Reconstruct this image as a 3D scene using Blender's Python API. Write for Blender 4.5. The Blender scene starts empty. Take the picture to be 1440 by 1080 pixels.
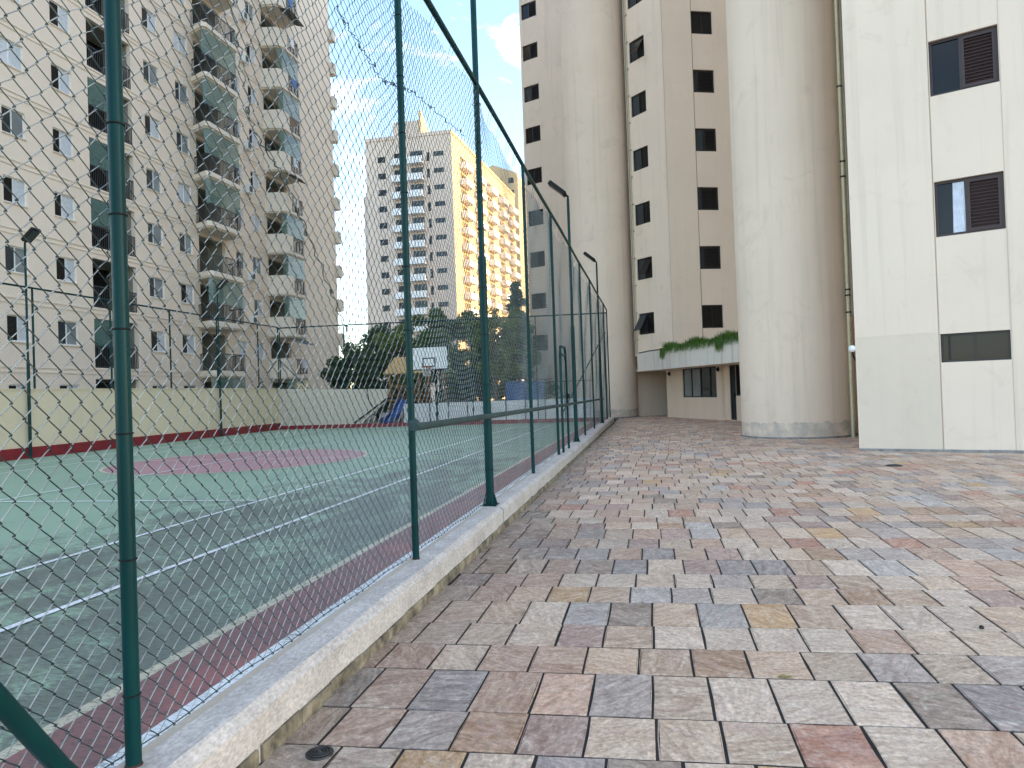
import bpy, math, random
import numpy as np
from mathutils import Matrix, Vector, Quaternion

rnd = random.Random(7)
sc = bpy.context.scene
col = sc.collection
R = math.radians

# ------------------------------------------------------------------ camera
CAM_H = 1.5
cam_d = bpy.data.cameras.new('camera')
cam_d.sensor_fit = 'HORIZONTAL'
cam_d.sensor_width = 36.0
cam_d.lens = 25.0
cam_d.clip_start = 0.05
cam_d.clip_end = 3000
cam = bpy.data.objects.new('camera', cam_d)
col.objects.link(cam)
YAW, PITCH, ROLL = R(11.05), R(0.65), R(2.0)
cam.matrix_world = (Matrix.Translation((0, 0, CAM_H)) @ Matrix.Rotation(YAW, 4, 'Z')
                    @ Matrix.Rotation(R(90) + PITCH, 4, 'X') @ Matrix.Rotation(-ROLL, 4, 'Z'))
sc.camera = cam

# ------------------------------------------------------------------ sky, sun, exposure
SUN_BEARING, SUN_EL = R(78), R(16)          # bearing from +Y towards +X
SKY_STRENGTH = 0.15
world = bpy.data.worlds.new('World')
sc.world = world
world.use_nodes = True
wn, wl = world.node_tree.nodes, world.node_tree.links
wn.clear()
wo = wn.new('ShaderNodeOutputWorld'); bg = wn.new('ShaderNodeBackground')
sky = wn.new('ShaderNodeTexSky'); sky.sky_type = 'NISHITA'; sky.sun_disc = False
sky.sun_elevation = SUN_EL; sky.sun_rotation = SUN_BEARING
sky.air_density = 1.0; sky.dust_density = 0.6; sky.ozone_density = 1.3
tc = wn.new('ShaderNodeTexCoord')
mp = wn.new('ShaderNodeMapping'); mp.inputs['Location'].default_value = (1.3, 0.4, 0.0); mp.inputs['Scale'].default_value = (1.0, 1.0, 2.2)
n1 = wn.new('ShaderNodeTexNoise'); n1.inputs['Scale'].default_value = 5.0
n1.inputs['Detail'].default_value = 9; n1.inputs['Roughness'].default_value = 0.62; n1.inputs['Distortion'].default_value = 0.6
cr = wn.new('ShaderNodeValToRGB')
cr.color_ramp.elements[0].position = 0.52; cr.color_ramp.elements[1].position = 0.82
cr.color_ramp.elements[0].color = (0, 0, 0, 1); cr.color_ramp.elements[1].color = (0.85, 0.85, 0.85, 1)
mx = wn.new('ShaderNodeMix'); mx.data_type = 'RGBA'
mx.inputs['B'].default_value = (6.6, 6.5, 6.4, 1)
wl.new(tc.outputs['Generated'], mp.inputs['Vector']); wl.new(mp.outputs['Vector'], n1.inputs['Vector'])
wl.new(n1.outputs['Fac'], cr.inputs['Fac']); wl.new(cr.outputs['Color'], mx.inputs['Factor'])
wl.new(sky.outputs['Color'], mx.inputs['A']); wl.new(mx.outputs['Result'], bg.inputs['Color'])
bg.inputs['Strength'].default_value = SKY_STRENGTH
wl.new(bg.outputs['Background'], wo.inputs['Surface'])

sun_d = bpy.data.lights.new('sun', 'SUN')
sun_d.energy = 2.0; sun_d.angle = R(0.5); sun_d.color = (1.0, 0.72, 0.40)
sun = bpy.data.objects.new('sun', sun_d); col.objects.link(sun)
sd = Vector((math.sin(SUN_BEARING) * math.cos(SUN_EL), math.cos(SUN_BEARING) * math.cos(SUN_EL), math.sin(SUN_EL)))
sun.rotation_euler = sd.to_track_quat('Z', 'Y').to_euler()
sun.location = sd * 100

sc.view_settings.view_transform = 'Standard'
sc.view_settings.look = 'None'
sc.view_settings.exposure = 2.22
sc.view_settings.gamma = 1.0
sc.view_settings.use_curve_mapping = False

# ------------------------------------------------------------------ camera maths used only to choose what is in view
cm_inv = cam.matrix_world.inverted()
def project(p):
    q = cm_inv @ Vector(p)
    if q.z > -0.05: return None
    return 720 + 1000 * q.x / -q.z, 540 - 1000 * q.y / -q.z
def in_view(p, m=60):
    q = project(p)
    return q is not None and -m < q[0] < 1440 + m and -m < q[1] < 1080 + m

# ------------------------------------------------------------------ materials
def lin(r, g, b):
    f = lambda c: (c / 255 / 12.92) if c <= 10.3 else ((c / 255 + 0.055) / 1.055) ** 2.4
    return (f(r), f(g), f(b), 1)
def new_mat(name):
    m = bpy.data.materials.new(name); m.use_nodes = True
    nt = m.node_tree; b = nt.nodes['Principled BSDF']
    return m, nt.nodes, nt.links, b
def texco(N, L, scale, kind='Object'):
    t = N.new('ShaderNodeTexCoord'); m = N.new('ShaderNodeMapping'); m.inputs['Scale'].default_value = scale
    L.new(t.outputs[kind], m.inputs['Vector']); return m.outputs['Vector']
def noise(N, L, vec, scale, detail=5, rough=0.6, dist=0.0):
    n = N.new('ShaderNodeTexNoise'); n.inputs['Scale'].default_value = scale; n.inputs['Detail'].default_value = detail
    n.inputs['Roughness'].default_value = rough; n.inputs['Distortion'].default_value = dist
    if vec is not None: L.new(vec, n.inputs['Vector'])
    return n.outputs['Fac']
def ramp(N, L, fac, p0, p1, c0=(0, 0, 0, 1), c1=(1, 1, 1, 1)):
    r = N.new('ShaderNodeValToRGB'); e = r.color_ramp.elements
    e[0].position, e[1].position = p0, p1; e[0].color, e[1].color = c0, c1
    L.new(fac, r.inputs['Fac']); return r.outputs['Color']
def mixc(N, L, fac, a, b, mode='MIX'):
    m = N.new('ShaderNodeMix'); m.data_type = 'RGBA'; m.blend_type = mode
    for k, v in (('Factor', fac), ('A', a), ('B', b)):
        if isinstance(v, (int, float)): m.inputs[k].default_value = v
        elif isinstance(v, tuple): m.inputs[k].default_value = v
        else: L.new(v, m.inputs[k])
    return m.outputs['Result']
def bump(N, L, b, height, strength, dist=0.01):
    bp = N.new('ShaderNodeBump'); bp.inputs['Strength'].default_value = strength; bp.inputs['Distance'].default_value = dist
    L.new(height, bp.inputs['Height']); L.new(bp.outputs['Normal'], b.inputs['Normal'])
def math_n(N, L, op, a, b=None):
    m = N.new('ShaderNodeMath'); m.operation = op
    for i, v in enumerate((a, b)):
        if v is None: continue
        if isinstance(v, (int, float)): m.inputs[i].default_value = v
        else: L.new(v, m.inputs[i])
    return m.outputs['Value']

def plain(name, c, rough=0.6, metal=0.0, var=0.12, scale=8.0, bmp=0.0, bscale=60, spec=0.5):
    m, N, L, b = new_mat(name)
    v = texco(N, L, (1, 1, 1))
    d = tuple(x * (1 - var) for x in c[:3]) + (1,); e = tuple(min(1, x * (1 + var)) for x in c[:3]) + (1,)
    L.new(ramp(N, L, noise(N, L, v, scale), 0.3, 0.7, d, e), b.inputs['Base Color'])
    b.inputs['Roughness'].default_value = rough; b.inputs['Metallic'].default_value = metal
    b.inputs['Specular IOR Level'].default_value = spec
    if bmp: bump(N, L, b, noise(N, L, v, bscale, 4), bmp, 0.004)
    return m

def stucco(name, c, stain, streak=0.3, blot=0.35, low=None):
    """painted render: soft blotches, rain streaks running down, fine grain; low = height of a patched band at the foot"""
    m, N, L, b = new_mat(name)
    v = texco(N, L, (1, 1, 1)); vs = texco(N, L, (2.6, 2.6, 0.09))
    base = ramp(N, L, noise(N, L, v, 0.55, 6, 0.6), 0.3, 0.72, tuple(x * 0.93 for x in c[:3]) + (1,), c)
    st = ramp(N, L, noise(N, L, vs, 1.6, 6, 0.65, 0.3), 0.52, 0.80)
    k = mixc(N, L, math_n(N, L, 'MULTIPLY', st, streak), base, stain)
    bl = ramp(N, L, noise(N, L, v, 1.1, 9, 0.68, 1.2), 0.56, 0.74)
    k = mixc(N, L, math_n(N, L, 'MULTIPLY', bl, blot), k, stain)
    if low:
        g = N.new('ShaderNodeNewGeometry'); sx = N.new('ShaderNodeSeparateXYZ'); L.new(g.outputs['Position'], sx.inputs[0])
        edge = math_n(N, L, 'ADD', math_n(N, L, 'MULTIPLY', noise(N, L, texco(N, L, (1.4, 1.4, 0.1)), 1.3, 3, 0.8), 0.34), low - 0.17)
        msk = math_n(N, L, 'LESS_THAN', sx.outputs['Z'], edge)
        blk = ramp(N, L, noise(N, L, v, 3.2, 5), 0.34, 0.62)
        k = mixc(N, L, math_n(N, L, 'MULTIPLY', math_n(N, L, 'MULTIPLY', msk, blk), 0.8), k, lin(178, 170, 158))
    L.new(k, b.inputs['Base Color'])
    b.inputs['Roughness'].default_value = 0.85; b.inputs['Specular IOR Level'].default_value = 0.25
    bump(N, L, b, noise(N, L, v, 45, 6, 0.7), 0.16, 0.006)
    return m

M = {}
M['tower'] = stucco('cream_stucco', (0.83, 0.675, 0.535, 1), (0.52, 0.42, 0.32, 1), 0.46, 0.40)
M['tower_foot'] = stucco('cream_stucco_patched_foot', (0.83, 0.675, 0.535, 1), (0.52, 0.42, 0.32, 1), 0.46, 0.38, low=0.42)
M['tower_low'] = stucco('cream_stucco_lower_coat', (0.75, 0.62, 0.485, 1), (0.50, 0.40, 0.30, 1), 0.18, 0.45)
M['tower_tan'] = stucco('tan_stucco', (0.84, 0.69, 0.55, 1), (0.58, 0.465, 0.36, 1), 0.2, 0.2)
M['fascia'] = stucco('stained_white_fascia', (0.76, 0.70, 0.61, 1), (0.20, 0.18, 0.15, 1), 0.75, 0.2)
M['apart'] = stucco('beige_tile_render', (0.84, 0.70, 0.56, 1), (0.65, 0.54, 0.43, 1), 0.2, 0.2)
M['apart_trim'] = stucco('beige_trim', (0.80, 0.70, 0.57, 1), (0.60, 0.51, 0.41, 1), 0.25, 0.2)
M['court_wall'] = stucco('sand_wall_paint', (0.68, 0.57, 0.40, 1), (0.48, 0.40, 0.29, 1), 0.25, 0.25)
M['court_wall_grey'] = stucco('grey_sand_wall_paint', (0.54, 0.47, 0.37, 1), (0.38, 0.33, 0.27, 1), 0.3, 0.3)
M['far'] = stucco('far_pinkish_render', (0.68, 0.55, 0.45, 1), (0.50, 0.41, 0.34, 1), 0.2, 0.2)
M['far_gold'] = stucco('far_ochre_sunlit_render', (0.66, 0.47, 0.26, 1), (0.48, 0.35, 0.21, 1), 0.2, 0.2)  # ochre coat; on the far tower's long side it paints in sunlight
M['white'] = plain('white_paint', (0.78, 0.77, 0.74, 1), 0.6)
M['dark_frame'] = plain('dark_bronze_frame', (0.012, 0.011, 0.011, 1), 0.4)
M['brown_frame'] = plain('dark_brown_frame', (0.030, 0.012, 0.010, 1), 0.45)
M['shutter_brown'] = plain('dark_brown_shutter', (0.040, 0.018, 0.016, 1), 0.5)
M['shutter_dark'] = plain('near_black_shutter', (0.014, 0.011, 0.011, 1), 0.5)
M['room'] = plain('dark_interior', (0.02, 0.02, 0.02, 1), 0.9)
M['balcony_room'] = plain('grey_green_balcony_interior', (0.26, 0.25, 0.20, 1), 0.9, var=0.25, scale=0.6)  # balcony interiors in one tone darker than the facade
M['room_mid'] = plain('dim_interior', (0.10, 0.095, 0.085, 1), 0.9)
M['curtain'] = plain('white_curtain', (0.70, 0.72, 0.78, 1), 0.9)
M['white_shutter'] = plain('pale_shutter', (0.62, 0.64, 0.66, 1), 0.6)
M['rail_black'] = plain('black_railing', (0.015, 0.016, 0.018, 1), 0.5)
M['yellow_pipe'] = plain('pale_yellow_pipe', (0.56, 0.50, 0.32, 1), 0.5)
M['grey_pipe'] = plain('grey_beige_pipe', (0.42, 0.38, 0.30, 1), 0.6)
M['black'] = plain('black_metal', (0.010, 0.010, 0.010, 1), 0.6, spec=0.2)
M['lens'] = plain('lamp_lens', (0.06, 0.07, 0.07, 1), 0.4, spec=0.2)
M['globe'] = plain('white_globe', (0.82, 0.82, 0.84, 1), 0.25, var=0.02)
M['wood'] = plain('orange_brown_wood', (0.24, 0.12, 0.045, 1), 0.7, var=0.3)
M['yellow_panel'] = plain('ochre_panel', (0.52, 0.34, 0.13, 1), 0.6)
M['blue'] = plain('blue_plastic', (0.03, 0.10, 0.32, 1), 0.45)
M['blue_tarp'] = plain('blue_tarpaulin', (0.020, 0.10, 0.30, 1), 0.5, var=0.3, scale=2)
M['orange'] = plain('orange_rim', (0.45, 0.08, 0.02, 1), 0.5)
M['bark'] = plain('bark', (0.085, 0.06, 0.042, 1), 0.9, var=0.35, scale=12, bmp=0.6, bscale=30)
M['iron'] = plain('cast_iron', (0.05, 0.048, 0.045, 1), 0.55, 0.4, 0.3, 30, 0.3, 90)
M['dirt'] = plain('grout_dirt', (0.022, 0.019, 0.017, 1), 0.95, var=0.45, scale=9, bmp=0.5, bscale=70)
M['ground'] = plain('city_ground', (0.09, 0.085, 0.075, 1), 0.95, var=0.3, scale=0.4)
M['pebble'] = plain('black_pebble', (0.012, 0.011, 0.01, 1), 0.6)
M['dead_leaf'] = plain('dry_leaf', (0.30, 0.24, 0.09, 1), 0.8)

def glass(name, c, rough=0.06):
    m, N, L, b = new_mat(name)
    v = texco(N, L, (0.7, 0.7, 0.7))
    L.new(ramp(N, L, noise(N, L, v, 1.0, 2), 0.3, 0.7, tuple(x * .6 for x in c[:3]) + (1,), c), b.inputs['Base Color'])
    b.inputs['Roughness'].default_value = rough; b.inputs['IOR'].default_value = 1.5; b.inputs['Specular IOR Level'].default_value = 0.24
    return m
M['glass_dark'] = glass('dark_window_glass', (0.014, 0.013, 0.013, 1), 0.12)
M['glass_grey'] = glass('grey_window_glass', (0.05, 0.06, 0.065, 1))
M['glass_blue'] = glass('blue_grey_window_glass', (0.008, 0.013, 0.028, 1), 0.03)
M['glass_pale'] = glass('pale_obscured_glass', (0.30, 0.33, 0.33, 1), 0.2)
def clear_green():
    m, N, L, b = new_mat('green_tinted_glass')
    b.inputs['Base Color'].default_value = (0.16, 0.30, 0.26, 1); b.inputs['Roughness'].default_value = 0.04
    b.inputs['Alpha'].default_value = 0.34
    return m
M['glass_green'] = clear_green()

def paint_metal(name, c, wear, rough=0.38, wearamt=0.5):
    m, N, L, b = new_mat(name)
    v = texco(N, L, (1, 1, 1)); vv = texco(N, L, (1, 1, 0.18))
    k = ramp(N, L, noise(N, L, vv, 6, 5), 0.3, 0.7, tuple(x * .72 for x in c[:3]) + (1,), tuple(x * 1.25 for x in c[:3]) + (1,))
    w = ramp(N, L, noise(N, L, v, 26, 7, 0.7, 0.4), 0.62, 0.70)
    L.new(mixc(N, L, math_n(N, L, 'MULTIPLY', w, wearamt), k, wear), b.inputs['Base Color'])
    b.inputs['Roughness'].default_value = rough; b.inputs['Specular IOR Level'].default_value = 0.14
    bump(N, L, b, noise(N, L, v, 70, 4), 0.12, 0.002)
    return m
M['post'] = paint_metal('dark_green_painted_steel', (0.002, 0.034, 0.034, 1), (0.010, 0.018, 0.019, 1), 0.36)
M['post_blue'] = paint_metal('blue_green_painted_steel', (0.008, 0.050, 0.070, 1), (0.03, 0.04, 0.045, 1))
M['rail'] = paint_metal('worn_grey_green_pipe', (0.035, 0.06, 0.058, 1), (0.20, 0.21, 0.20, 1), 0.55, 0.8)
M['rust'] = plain('rust', (0.045, 0.02, 0.013, 1), 0.85, var=0.4, scale=40)
def wire_mat():
    m, N, L, b = new_mat('coated_fence_wire')
    v = texco(N, L, (1, 1, 1))
    k = ramp(N, L, noise(N, L, v, 3.0, 3), 0.35, 0.7, (0.018, 0.040, 0.043, 1), (0.07, 0.10, 0.10, 1))
    L.new(k, b.inputs['Base Color'])
    b.inputs['Roughness'].default_value = 0.3; b.inputs['Metallic'].default_value = 0.55
    return m
M['wire'] = wire_mat()
M['wire_skylit'] = plain('skylit_fence_wire', (0.25, 0.275, 0.28, 1), 0.38, 0.35, var=0.35, scale=3)  # pale copy of the wire, sky glint put into its colour

def stone_mat():
    m, N, L, b = new_mat('quartzite_paver')
    a = N.new('ShaderNodeAttribute'); a.attribute_name = 'tint'
    t = N.new('ShaderNodeTexCoord')
    sep = N.new('ShaderNodeCombineXYZ')
    for i, k in enumerate((37.0, 91.0, 53.0)): L.new(math_n(N, L, 'MULTIPLY', a.outputs['Alpha'], k), sep.inputs[i])
    add = N.new('ShaderNodeVectorMath'); add.operation = 'ADD'
    L.new(t.outputs['Object'], add.inputs[0]); L.new(sep.outputs[0], add.inputs[1])
    rot = N.new('ShaderNodeVectorRotate'); rot.rotation_type = 'Z_AXIS'
    L.new(add.outputs[0], rot.inputs['Vector']); L.new(math_n(N, L, 'MULTIPLY', a.outputs['Alpha'], 19.0), rot.inputs['Angle'])
    mp1 = N.new('ShaderNodeMapping'); mp1.inputs['Scale'].default_value = (2.4, 8.0, 3.0); L.new(rot.outputs[0], mp1.inputs['Vector'])
    big = noise(N, L, mp1.outputs[0], 1.5, 9, 0.70, 1.8)
    fine = noise(N, L, rot.outputs[0], 42, 6, 0.7)
    mid = noise(N, L, rot.outputs[0], 9, 6, 0.65, 0.8)
    k = mixc(N, L, ramp(N, L, big, 0.36, 0.70), mixc(N, L, 1.0, a.outputs['Color'], (0.60, 0.56, 0.55, 1), 'MULTIPLY'),
             mixc(N, L, 0.34, a.outputs['Color'], (0.92, 0.80, 0.66, 1)))
    pat = ramp(N, L, noise(N, L, rot.outputs[0], 4.0, 6, 0.7, 2.0), 0.54, 0.64)
    k = mixc(N, L, math_n(N, L, 'MULTIPLY', pat, 0.45), k, (0.62, 0.42, 0.36, 1))
    pal = ramp(N, L, noise(N, L, rot.outputs[0], 6.5, 8, 0.75, 1.0), 0.55, 0.66)
    k = mixc(N, L, math_n(N, L, 'MULTIPLY', pal, 0.45), k, (0.92, 0.80, 0.66, 1))
    warm = ramp(N, L, mid, 0.58, 0.72)
    k = mixc(N, L, math_n(N, L, 'MULTIPLY', warm, 0.34), k, (0.36, 0.25, 0.19, 1))
    k = mixc(N, L, 1.0, k, ramp(N, L, fine, 0.28, 0.70, (0.50, 0.48, 0.46, 1), (1.20, 1.18, 1.16, 1)), 'MULTIPLY')
    L.new(k, b.inputs['Base Color'])
    L.new(ramp(N, L, mid, 0.3, 0.7, (0.42, 0.42, 0.42, 1), (0.66, 0.66, 0.66, 1)), b.inputs['Roughness'])
    h = math_n(N, L, 'ADD', math_n(N, L, 'MULTIPLY', big, 1.4), math_n(N, L, 'ADD', math_n(N, L, 'MULTIPLY', mid, 0.6), math_n(N, L, 'MULTIPLY', fine, 0.25)))
    bump(N, L, b, h, 0.8, 0.014)
    return m
M['stone'] = stone_mat()

def court_mat(name, c0, c1, stain, amt, rough=0.55):
    m, N, L, b = new_mat(name)
    v = texco(N, L, (1, 1, 1)); vd = texco(N, L, (1.3, 0.7, 1))
    base = ramp(N, L, noise(N, L, v, 0.35, 5), 0.3, 0.7, c0, c1)
    # dirt that has gathered along the fence side: worn blotches
    g = N.new('ShaderNodeNewGeometry'); sx = N.new('ShaderNodeSeparateXYZ'); L.new(g.outputs['Position'], sx.inputs[0])
    side = N.new('ShaderNodeMapRange'); side.inputs['From Min'].default_value = -8.5; side.inputs['From Max'].default_value = -4.6
    side.inputs['To Min'].default_value = -0.14; side.inputs['To Max'].default_value = 0.055
    L.new(sx.outputs['X'], side.inputs['Value'])
    far = N.new('ShaderNodeMapRange'); far.inputs['From Min'].default_value = 9; far.inputs['From Max'].default_value = 20
    far.inputs['To Min'].default_value = 0.0; far.inputs['To Max'].default_value = -0.14
    L.new(sx.outputs['Y'], far.inputs['Value'])
    s = math_n(N, L, 'ADD', math_n(N, L, 'ADD', math_n(N, L, 'MULTIPLY', noise(N, L, vd, 1.3, 6, 0.6, 1.0), 0.5), math_n(N, L, 'MULTIPLY', noise(N, L, texco(N, L, (2.6, 5.5, 1)), 2.0, 9, 0.75, 2.6), 0.5)), math_n(N, L, 'ADD', side.outputs[0], far.outputs[0]))
    k = mixc(N, L, math_n(N, L, 'MULTIPLY', ramp(N, L, s, 0.45, 0.56), amt), base, stain)
    scr = ramp(N, L, noise(N, L, texco(N, L, (3.0, 9.0, 1)), 3.0, 6, 0.7, 2.2), 0.50, 0.60)
    k = mixc(N, L, math_n(N, L, 'MULTIPLY', math_n(N, L, 'MULTIPLY', scr, ramp(N, L, s, 0.42, 0.54)), 0.7), k, (0.05, 0.058, 0.058, 1))
    L.new(k, b.inputs['Base Color']); b.inputs['Roughness'].default_value = rough
    bump(N, L, b, noise(N, L, v, 80, 4), 0.15, 0.003)
    return m
M['court'] = court_mat('green_court_paint', (0.23, 0.335, 0.225, 1), (0.285, 0.405, 0.275, 1), (0.115, 0.128, 0.102, 1), 0.9)
M['court_red'] = court_mat('dull_red_court_paint', (0.28, 0.095, 0.085, 1), (0.35, 0.13, 0.115, 1), (0.17, 0.09, 0.085, 1), 0.75)
M['court_pink'] = court_mat('faded_pink_court_paint', (0.40, 0.20, 0.20, 1), (0.46, 0.25, 0.25, 1), (0.25, 0.17, 0.17, 1), 0.6)
M['court_white'] = court_mat('white_line_paint', (0.80, 0.80, 0.78, 1), (0.86, 0.86, 0.84, 1), (0.55, 0.56, 0.54, 1), 0.4)
M['court_cream'] = court_mat('cream_line_paint', (0.56, 0.49, 0.33, 1), (0.64, 0.57, 0.40, 1), (0.40, 0.36, 0.27, 1), 0.5)
M['red_band'] = plain('deep_red_paint', (0.20, 0.012, 0.018, 1), 0.55, var=0.25, scale=5)

def kerb_mat():
    m, N, L, b = new_mat('weathered_kerb_paint')
    v = texco(N, L, (1, 0.6, 1))
    base = ramp(N, L, noise(N, L, v, 5, 8, 0.7), 0.3, 0.72, (0.45, 0.405, 0.365, 1), (0.70, 0.635, 0.58, 1))
    ck = ramp(N, L, noise(N, L, v, 55, 6, 0.75), 0.40, 0.62, (0.70, 0.69, 0.68, 1), (1.07, 1.07, 1.07, 1))
    k = mixc(N, L, 1.0, base, ck, 'MULTIPLY')
    chips = ramp(N, L, noise(N, L, v, 14, 8, 0.75, 1.0), 0.60, 0.68)
    k = mixc(N, L, math_n(N, L, 'MULTIPLY', chips, 0.5), k, (0.24, 0.20, 0.16, 1))
    g = N.new('ShaderNodeNewGeometry'); sx = N.new('ShaderNodeSeparateXYZ'); L.new(g.outputs['Position'], sx.inputs[0])
    # sandy grit lying against the mesh on the inner half of the top
    gr = math_n(N, L, 'ADD', sx.outputs['X'], math_n(N, L, 'MULTIPLY', noise(N, L, v, 6, 5), 0.05))
    gm = math_n(N, L, 'LESS_THAN', gr, -1.806)
    k = mixc(N, L, math_n(N, L, 'MULTIPLY', gm, 0.75), k, (0.42, 0.35, 0.26, 1))
    L.new(k, b.inputs['Base Color']); b.inputs['Roughness'].default_value = 0.8
    bump(N, L, b, noise(N, L, v, 60, 7, 0.75), 0.35, 0.005)
    return m
M['kerb'] = kerb_mat()
M['skirting'] = plain('mossy_stone_skirting', (0.20, 0.165, 0.11, 1), 0.85, var=0.85, scale=9, bmp=0.6, bscale=40)
M['skirting_grey'] = plain('grey_stone_skirting', (0.26, 0.24, 0.225, 1), 0.8, var=0.35, scale=5, bmp=0.4, bscale=40)

def leaf_mat(name, c0, c1):
    m, N, L, b = new_mat(name)
    a = N.new('ShaderNodeAttribute'); a.attribute_name = 'tint'
    L.new(mixc(N, L, a.outputs['Fac'], c0, c1), b.inputs['Base Color'])
    b.inputs['Roughness'].default_value = 0.5
    tr = N.new('ShaderNodeBsdfTranslucent'); L.new(mixc(N, L, a.outputs['Fac'], c0, c1), tr.inputs['Color'])
    ms = N.new('ShaderNodeMixShader'); ms.inputs['Fac'].default_value = 0.3
    L.new(b.outputs[0], ms.inputs[1]); L.new(tr.outputs[0], ms.inputs[2])
    L.new(ms.outputs[0], N['Material Output'].inputs['Surface'])
    return m
M['leaf_dark'] = leaf_mat('dark_leaves', (0.018, 0.042, 0.013, 1), (0.075, 0.14, 0.04, 1))
M['leaf_mid'] = leaf_mat('green_leaves', (0.045, 0.10, 0.018, 1), (0.17, 0.28, 0.06, 1))
M['leaf_pale'] = leaf_mat('yellow_green_leaves', (0.08, 0.135, 0.028, 1), (0.24, 0.32, 0.08, 1))
M['leaf_blue'] = leaf_mat('blue_green_needles', (0.015, 0.05, 0.028, 1), (0.06, 0.14, 0.07, 1))
M['grass'] = leaf_mat('bright_grass', (0.035, 0.095, 0.012, 1), (0.13, 0.26, 0.03, 1))

# ------------------------------------------------------------------ object helpers
def tag(o, label=None, cat=None, group=None, kind=None):
    if label: o['label'] = label
    if cat: o['category'] = cat
    if group: o['group'] = group
    if kind: o['kind'] = kind
    return o
def empty(name, loc, label, cat, group=None):
    o = bpy.data.objects.new(name, None); o.location = loc; o.empty_display_size = 0.3
    col.objects.link(o); return tag(o, label, cat, group)
def link(name, me, mat, parent=None):
    o = bpy.data.objects.new(name, me); col.objects.link(o)
    if mat is not None and not me.materials: me.materials.append(M[mat] if isinstance(mat, str) else mat)
    if parent is not None: set_parent(o, parent)
    return o
def world_loc(p):
    v = Vector((0, 0, 0))
    while p is not None:
        v = v + p.location; p = p.parent
    return v
def set_parent(o, p):
    """every parent here is a pure translation; keep the child's world place"""
    o.parent = p
    o.location = o.location - world_loc(p)
class Fr:
    """a facade: s runs to the right seen from outside, o is outward, z up"""
    def __init__(s, p0, bearing):
        b = R(bearing); s.p = p0; s.d = (math.sin(b), math.cos(b)); s.n = (s.d[1], -s.d[0])
    def __call__(s, a, o, z):
        return (s.p[0] + s.d[0] * a + s.n[0] * o, s.p[1] + s.d[1] * a + s.n[1] * o, z)
ID = lambda a, b, c: (a, b, c)
class MB:
    def __init__(s, T=ID): s.v = []; s.f = []; s.T = T; s.sm = []
    def add(s, vs, fs, smooth=False):
        k = len(s.v); s.v += [s.T(*p) for p in vs]; s.f += [tuple(i + k for i in f) for f in fs]; s.sm += [smooth] * len(fs)
        return s
    def box(s, x0, x1, y0, y1, z0, z1):
        vs = [(x, y, z) for z in (z0, z1) for y in (y0, y1) for x in (x0, x1)]
        return s.add(vs, [(0, 2, 3, 1), (4, 5, 7, 6), (0, 1, 5, 4), (2, 6, 7, 3), (0, 4, 6, 2), (1, 3, 7, 5)])
    def bbox(s, x0, x1, y0, y1, z0, z1, b=0.01):
        """box with its vertical and top edges chamfered"""
        o = [(x0 + b, y0), (x1 - b, y0), (x1, y0 + b), (x1, y1 - b), (x1 - b, y1), (x0 + b, y1), (x0, y1 - b), (x0, y0 + b)]
        i = [(min(max(x, x0 + b), x1 - b), min(max(y, y0 + b), y1 - b)) for x, y in o]
        vs = [(*p, z0) for p in o] + [(*p, z1 - b) for p in o] + [(*p, z1) for p in i]
        fs = [tuple(reversed(range(8))), tuple(range(16, 24))]
        for r in (0, 8):
            fs += [(r + k, r + (k + 1) % 8, r + 8 + (k + 1) % 8, r + 8 + k) for k in range(8)]
        return s.add(vs, fs)
    def prism(s, poly, z0, z1, caps=True):
        n = len(poly)
        vs = [(*p, z0) for p in poly] + [(*p, z1) for p in poly]
        fs = [(k, (k + 1) % n, n + (k + 1) % n, n + k) for k in range(n)]
        if caps: fs += [tuple(reversed(range(n))), tuple(range(n, 2 * n))]
        return s.add(vs, fs)
    def tube(s, pts, r, n=8, cap=True):
        P = [Vector(p) for p in pts]; rs = r if isinstance(r, (list, tuple)) else [r] * len(P)
        vs = []; up = None
        for i, p in enumerate(P):
            d = (P[min(i + 1, len(P) - 1)] - P[max(i - 1, 0)]).normalized()
            if up is None: up = Vector((0, 0, 1)) if abs(d.z) < 0.9 else Vector((1, 0, 0))
            a = d.cross(up).normalized(); b = a.cross(d).normalized(); up = b
            vs += [tuple(p + (a * math.cos(t) + b * math.sin(t)) * rs[i]) for t in (2 * math.pi * k / n for k in range(n))]
        fs = [(i * n + k, i * n + (k + 1) % n, (i + 1) * n + (k + 1) % n, (i + 1) * n + k) for i in range(len(P) - 1) for k in range(n)]
        s.add(vs, fs, True)
        if cap: s.add([tuple(v) for v in vs[:n]], [tuple(reversed(range(n)))]); s.add([tuple(v) for v in vs[-n:]], [tuple(range(n))])
        return s
    def ring(s, c, axis_r, r, n=20, m=6):
        """torus lying flat round a vertical pipe"""
        vs = []; fs = []
        for i in range(n):
            t = 2 * math.pi * i / n
            for j in range(m):
                u = 2 * math.pi * j / m; q = axis_r + r * math.cos(u)
                vs.append((c[0] + q * math.cos(t), c[1] + q * math.sin(t), c[2] + r * math.sin(u)))
        for i in range(n):
            for j in range(m):
                fs.append((i * m + j, ((i + 1) % n) * m + j, ((i + 1) % n) * m + (j + 1) % m, i * m + (j + 1) % m))
        return s.add(vs, fs, True)
    def lathe(s, c, prof, n=20):
        vs = [(c[0] + r * math.cos(2 * math.pi * k / n), c[1] + r * math.sin(2 * math.pi * k / n), c[2] + z) for r, z in prof for k in range(n)]
        fs = [(i * n + k, i * n + (k + 1) % n, (i + 1) * n + (k + 1) % n, (i + 1) * n + k) for i in range(len(prof) - 1) for k in range(n)]
        s.add(vs, fs, True)
        return s.add(vs[:n], [tuple(reversed(range(n)))]).add(vs[-n:], [tuple(range(n))])
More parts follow.
